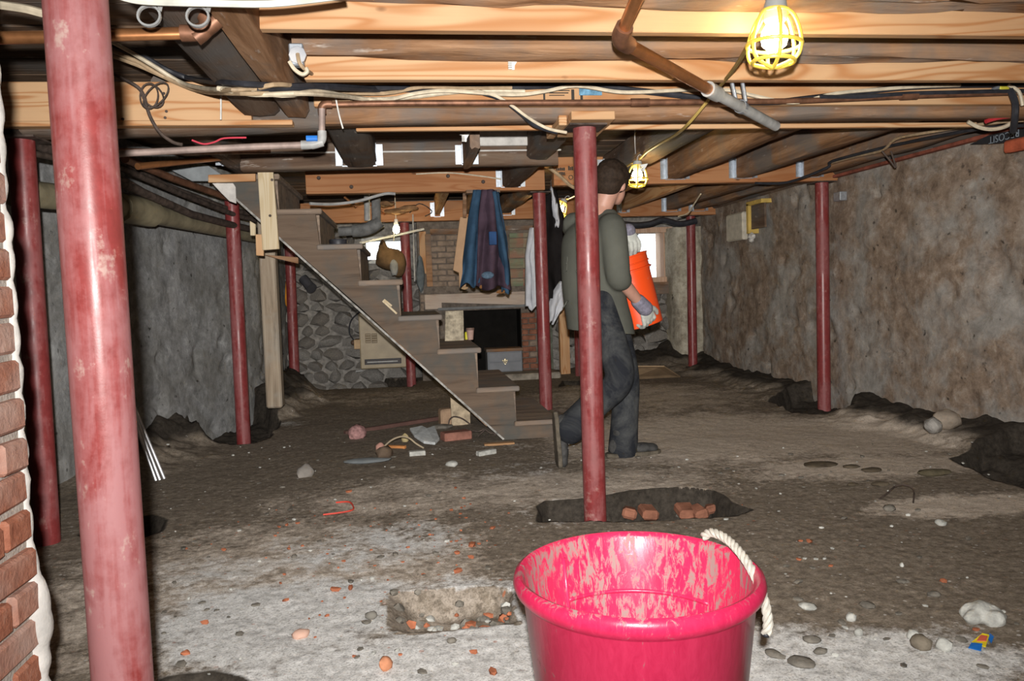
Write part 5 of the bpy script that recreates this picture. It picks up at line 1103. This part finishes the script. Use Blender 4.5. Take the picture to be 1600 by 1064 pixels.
wrap('yellow_body', [(1518,1009,.009),(1540,1016,.008),(1546,1000,.013),(1535,1000,.018)], WYE); wrap('red_print', [(1526,1008,.0115),(1541,1009,.0125),(1543,1003,.0155),(1532,1002,.017)], WRD)
lump('insulation_tuft', 559, 684, .15, .12, PINK, 'pink fluffy insulation tuft on the floor left of the stairs', 'insulation', jit=.12, sub=3)
pl_ = [ground(x, y)+Vector((0,0,h)) for x, y, h in ((641,684,.05),(660,681,.055),(668,684,.05),(680,680,.05),(687,693,.02),(680,699,.015),(662,697,.015),(648,691,.03))]
tag(MB().prism(pl_, (0, .01, .018)).build('plaster_slab', plain('white_slab', (.50, .52, .52), .85, 0, .2, .25, 30, .4), bev=.003), 'broken white plaster slab lying beside the foot of the stairs', 'slab')
def litter(name, px, py, sz, rz, mat, label, cat, lift=.0, tilt=0):
    p = ground(px, py); mm = MB(); mm.obox((p.x, p.y, p.z+sz[2]*.42+lift), sz, Matrix.Rotation(rz, 3, 'Z') @ Matrix.Rotation(tilt, 3, 'Y')); return tag(mm.build(name, mat, None, bev=min(sz)*.12), label, cat)
litter('loose_brick', 713, 686, (.20, .10, .06), .3, plain('dusty_brick', (.26, .12, .09), .9, 0, .1, .35, 14, .5), 'dusty red brick lying by the foot of the stairs', 'brick')
litter('loose_brick', 697, 662, (.10, .10, .13), .2, plain('tan_brick', (.34, .23, .15), .9, 0, .1, .3, 14, .4), 'tan half brick standing under the stairs beside the plywood block', 'brick')
p = ground(722, 664); q = fy(718, 620, p.y); mm = MB(); mm.prism([Vector((fy(706,664,p.y).x, p.y, p.z-.01)), Vector((fy(735,664,p.y).x, p.y, p.z-.01)), Vector((fy(735,655,p.y).x, p.y, fy(735,645,p.y).z)), Vector((fy(705,655,p.y).x, p.y, fy(705,621,p.y).z))], (0, .05, 0)); tag(mm.build('plywood_block', plain('stained_plywood', (.40, .32, .22), .85, 0, .2, .4, 18), bev=.002), 'cream stained plywood block propping the stairs', 'block')
litter('wood_splinter', 612, 700, (.20, .03, .02), -.45, plain('orange_splinter', (.46, .19, .06), .8), 'orange wood splinter on the floor near the white slab', 'wood')
litter('wood_splinter', 780, 695, (.20, .05, .015), .0, plain('brown_splinter', (.34, .19, .09), .8), 'brown wood strip on the floor under the stair end', 'wood')
lump('foam_lump', 633, 690, .06, .07, plain('yellow_foam', (.36, .29, .15), .9), 'yellowish foam lump left of the white slab', 'foam')
lump('cement_rubble', 601, 714, .12, .09, plain('dark_clod', (.12, .085, .06), .9, 0, .1, .4), 'brown earth clod near the orange splinter', 'clod')
lump('cement_rubble', 594, 706, .06, .08, plain('pink_clod', (.38, .20, .16), .9), 'pinkish brick lump beside the brown clod', 'clod')
lump('grey_sheet', 574, 722, .28, .03, plain('grey_shard', (.20, .22, .23), .8), 'flat grey shard on the floor left of the stairs', 'shard', dy=.12)
lump('grey_sheet', 690, 669, .18, .04, GREYR, 'flat grey cement shard under the stairs', 'shard', dy=.10)
litter('white_chip', 652, 711, (.10, .05, .03), .1, PLAS, 'oblong white chip in front of the white slab', 'chip'); lump('white_chip', 706, 728, .08, .04, PLAS, 'white pebble on the floor in front of the stair foot', 'chip'); litter('white_chip', 760, 710, (.13, .04, .03), .5, PLAS, 'long white chip below the stair end', 'chip')
cable([(594,706),(604,694),(615,686),(628,682),(640,685),(650,693),(662,700)], [ground(594,706).y]*7, .006, plain('tan_wire', (.30, .24, .16), .6), 'tan wire arching over the litter by the white slab', 'wire', 'loose_wire')
cable([(701,662),(703,655),(710,651),(722,654),(735,663),(742,668)], [ground(706,664).y-.05]*6, .006, IRON, 'dark wire arching in front of the plywood block', 'wire', 'loose_wire')
cable([(738,673),(748,674),(757,671),(765,676),(775,679),(745,686),(757,672)], [ground(745,682).y]*7, .005, IRON, 'tangled dark wires beside the stair end', 'wire', 'loose_wire')
litter('iron_bar', 622, 666, (.9, .04, .03), .55, plain('rust_bar', (.10, .05, .04), .8), 'dark rusty bar on the floor behind the pink tuft', 'bar')
wp = [ground(x, y)+Vector((0,0,.008+h)) for x, y, h in ((1374,782,0),(1385,778,.01),(1400,772,.03),(1418,771,.03),(1428,776,.02),(1427,788,0))]; tag(MB().tube(smoothpts(wp, 4), .004, 6).build('loose_wire', IRON, None, True), 'bent dark wire on the floor at the right', 'wire')
rw = [ground(x, y)+Vector((0,0,.006)) for x, y in ((525,787),(545,786),(552,793),(550,799),(530,803),(505,806))]; tag(MB().tube(smoothpts(rw, 4), .004, 6).build('loose_wire', plain('red_wire', (.55, .05, .03), .5), None, True), 'loop of thin red wire on the floor', 'wire')
p = [ground(x, y) for x, y in ((985,595),(1063,591),(1038,575),(985,575))]; tag(MB().prism([v_+Vector((0,0,.012)) for v_ in p], (0, 0, .012)).build('plywood_sheet', plain('plywood', (.36, .25, .15), .85, 0, .2, .2), bev=.001), 'thin plywood sheet lying on the floor beyond the man', 'board')
# steel rods leaning behind the nearest column
RODM = plain('bright_steel', (.60, .60, .62), .35, .6)
for k, (x0, y0, x1, y1, lb) in enumerate(((203, 640, 244, 754, 'left steel rod leaning behind the nearest column'), (206, 640, 250, 753, 'middle steel rod leaning behind the nearest column'), (208, 641, 257, 751, 'right steel rod leaning behind the nearest column'))):
    p = ground(x1, y1); q = fd(x0-22, y0-62, 4.35); tag(MB().tube([p+Vector((0,0,.012)), q], .009, 8).build('steel_rod', RODM, None, True), lb, 'rod', 'steel rods leaning by the left wall')
# named stones at the right
lump('grey_stone', 1480, 664, .17, .12, plain('tan_stone', (.30, .25, .20), .9, 0, .1, .3, 12, .5), 'tan stone at the foot of the right wall', 'stone'); lump('grey_stone', 1458, 672, .13, .10, STONE, 'grey stone beside the tan stone at the right wall', 'stone')
lump('earth_clod', 1460, 742, .17, .04, plain('brown_clod', (.10, .085, .055), .95, 0, .05, .4, 15, .6), 'flat round brown clod on the floor at the right', 'clod', dy=.09)
for k, (x, y, w_, lb) in enumerate(((1282, 727, .20, 'large flat dark clod in the middle of the right floor'), (1330, 731, .10, 'small dark clod just right of the large flat one'), (1362, 736, .12, 'flat dark clod second right of the large flat one'), (1376, 758, .09, 'dark clod in front of the pair of flat clods'), (1332, 759, .06, 'smallest dark clod in front of the large flat one'))):
    lump('earth_clod', x, y, w_, .022, plain('dark_clod_%d' % k, (.085, .068, .048), .95, 0, .05, .4, 15, .6), lb, 'clod', dy=w_*.55)
for k, (x, y, w_, h_, mt, lb) in enumerate(((1427, 997, .045, .03, PLAS, 'white lump left of the brown lump at the lower right'), (1440, 1012, .06, .045, plain('brown_lump', (.20, .17, .13), .9, 0, .1, .3, 20, .5), 'brown lump between two white lumps at the lower right'), (1475, 1014, .045, .04, PLAS, 'white lump right of the brown lump at the lower right'),
    (1330, 969, .04, .03, PLAS, 'pale plaster shard on the brown floor right of the tub'), (1262, 950, .06, .02, PLAS, 'long white crumbly streak of plaster right of the tub'), (1355, 948, .05, .02, GREYR, 'flat grey shard right of the tub'), (1409, 885, .018, .018, PLAS, 'small bright white pebble on the brown floor'), (1342, 992, .03, .025, PLAS, 'small pale lump right of the rope end'),
    (1459, 931, .04, .02, GREYR, 'grey flat chip above the white and brown lumps'), (1470, 820, .05, .03, PLAS, 'pale chip on the right floor behind the bent wire'), (1390, 797, .06, .03, GREYR, 'grey lump beside the bent wire'), (478, 744, .10, .09, plain('concrete_lump', (.22, .20, .18), .9, 0, .1, .3), 'grey concrete lump alone on the left floor'),
    (580, 966, .04, .03, plain('grey_pebble', (.15, .14, .12), .9), 'grey pebble left of the near hole'), (470, 995, .06, .03, plain('pinkish_clod', (.50, .32, .25), .9, 0, .1, .2), 'pinkish brick lump left of the near hole'), (603, 1044, .045, .045, plain('orange_brick_end', (.50, .22, .12), .9, 0, .1, .3, 20), 'orange brick cube at the bottom of the view'),
    (650, 984, .035, .03, PLAS, 'white lump on the front lip of the near hole'), (1268, 1002, .05, .02, GREYR, 'dark grey lump below the rope end'), (1208, 1024, .05, .018, GREYR, 'dark grey lump at the right of the tub base'), (1252, 1038, .075, .022, GREYR, 'largest dark grey lump right of the tub base'), (1282, 1020, .04, .018, GREYR, 'small dark grey lump right of the tub base'), (706, 1037-33, .03, .02, GREYR, 'small grey stone below the near hole'))):
    lump('rubble_lump', x, y, w_, h_, mt, lb, 'lump', seed=200+k)
# brick and plaster rubble inside the near hole
pts_ = fpoly(PITS[1][0]); 
for k in range(60):
    x, y = random.uniform(612, 800), random.uniform(934, 978); q = fz(x, y, -.03); s_ = random.uniform(.008, .024); mt = random.choice((BRK, GREYR, PLAS, GREYR))
    o = MB().ico((q.x, q.y, gz(q.x, q.y)+s_*.2), (s_, s_*.8, s_*.7), .2, 1).build('rubble_piece', mt, None, True, 0, 40); tag(o, '%s %s in the %s of the near rectangular floor hole' % ('big' if s_ > .016 else 'small', 'orange brick chunk' if mt == BRK else 'white plaster chunk' if mt == PLAS else 'dark grey stone chunk', 'left end' if x < 670 else 'middle' if x < 740 else 'right end'), 'chunk', 'rubble in the near hole')
for k in range(40):
    x, y = random.uniform(960, 1165), random.uniform(783, 806); q = fz(x, y, -.1); s_ = random.uniform(.012, .03)
    if gz(q.x, q.y) > -.07: continue
    o = MB().ico((q.x, q.y, gz(q.x, q.y)+s_*.3), (s_, s_*.8, s_*.7), .2, 1).build('rubble_piece', GREYR, None, True, 0, 40); tag(o, 'dark earth crumb on the bottom of the %s of the centre column hole' % ('middle' if x < 1060 else 'right end'), 'chunk', 'rubble in the centre hole')
for (x, y, w_, h_) in ((1080, 795, .09, .05), (1100, 797, .07, .05), (1120, 790, .06, .04), (1020, 797, .08, .05), (1142, 794, .06, .05), (990, 798, .07, .05)):
    q = fz(x, y+2, -.06); mm = MB(); mm.obox((q.x, q.y+.075, -.085), (w_, .11, h_), Euler((random.uniform(-.2,.2), random.uniform(-.3,.3), random.uniform(-.3,.3))).to_matrix()); tag(mm.build('embedded_brick', random.choice((BRR, BRK, BRR)), None, bev=.012), 'broken brick in the back wall of the centre column hole, %s from the column' % {990: 'first', 1020: 'second', 1080: 'third', 1100: 'fourth', 1120: 'fifth', 1142: 'sixth'}[x], 'brick', 'bricks in the wall of the centre hole')
# scattered crumbs
cr = []
for k in range(3): me = MB().ico((0,0,0), (.011, .009, .007), .25, 1, 300+k).mesh('brick_crumb', Vector((0,0,0)), True, 0, 40)[0]; me.materials.append(BRK); cr.append(me)
cw_ = []
for k in range(3): me = MB().ico((0,0,0), (.011, .009, .006), .25, 1, 310+k).mesh('plaster_crumb', Vector((0,0,0)), True, 0, 40)[0]; me.materials.append(PLAS); cw_.append(me)
cg = []
for k in range(3): me = MB().ico((0,0,0), (.014, .010, .006), .25, 1, 320+k).mesh('stone_crumb', Vector((0,0,0)), True, 0, 40)[0]; me.materials.append(GREYR); cg.append(me)
MARKS = [(700,900,'beside the near floor hole'),(480,830,'on the pale middle-left floor'),(330,960,'on the pale floor by the nearest column'),(560,1040,'at the lower edge of the view'),(760,1030,'left of the tub base'),(1000,770,'around the hole of the centre column'),
    (700,720,'in front of the stair foot'),(450,720,'on the dark floor left of the stairs'),(1110,690,'on the floor right of the man'),(1300,740,'near the flat dark clods'),(1480,800,'on the tan floor near the right pit'),(1300,880,'on the brown floor right of the tub'),(1480,960,'near the large white lump'),(1280,1030,'among the dark lumps right of the tub'),(820,790,'on the floor just left of the centre hole')]
def whereat(x, y): return min(MARKS, key=lambda q: (q[0]-x)**2+((q[1]-y)*1.8)**2)[2]
fixed = [(545,769,1.6),(448,821,1.2),(436,824,1),(465,818,1),(451,858,1),(738,853,2.2),(714,865,1.6),(736,872,1.4),(716,894,2.2),(524,923,2),(548,920,1.6),(770,826,1.5),(712,763,1.2),(725,779,1),(446,939,1.2),(1265,847,1.4),(1250,846,1),(1248,875,1.1),(1474,909,1.4),(1298,885,.9),(1525,985,1.0),(350,860,1.3),(320,974,1.3),(290,858,1),(290,1022,1.4),(640,958,1.5),(740,1020,1.2),(770,1052,1.6)]
SIZES = ((.6, 'tiny'), (1.0, 'small'), (9, 'larger'))
def crumb(mes, nm, x, y, s_, what, gp):
    p = ground(x, y); o = link(nm, random.choice(mes), (p.x, p.y, p.z+.003*s_)); o.scale = (s_, s_*random.uniform(.7, 1.1), s_*random.uniform(.7, 1)); o.rotation_euler = (0, 0, random.uniform(0, 6)); tag(o, '%s %s %s' % ([w_ for t_, w_ in SIZES if s_ < t_][0], what, whereat(x, y)), 'crumb', gp)
for x, y, s_ in fixed: crumb(cr, 'brick_crumb', x, y, s_, 'orange brick crumb', 'orange brick crumbs on the floor')
def free(x, y): return not (790 < x < 1215 and y > 815) and not (600 < x < 806 and 915 < y < 985)
k = 0
while k < 80:
    x, y = random.gauss(620, 150), 780+abs(random.gauss(0, 110))
    if y < 1060 and x > 240 and free(x, y): crumb(cr, 'brick_crumb', x, y, random.uniform(.35, .9), 'orange brick crumb', 'orange brick crumbs on the floor'); k += 1
k = 0
while k < 110:
    x, y = random.uniform(250, 1590), 690+random.random()**1.3*365
    if free(x, y): crumb(cw_, 'plaster_crumb', x, y, random.uniform(.35, 1.15), 'white plaster crumb', 'white plaster crumbs on the floor'); k += 1
k = 0
while k < 110:
    x, y = random.uniform(250, 1590), 690+random.random()**1.1*365
    if free(x, y): crumb(cg, 'stone_crumb', x, y, random.uniform(.4, 1.5), 'dark grey stone chip', 'dark grey stones on the floor'); k += 1
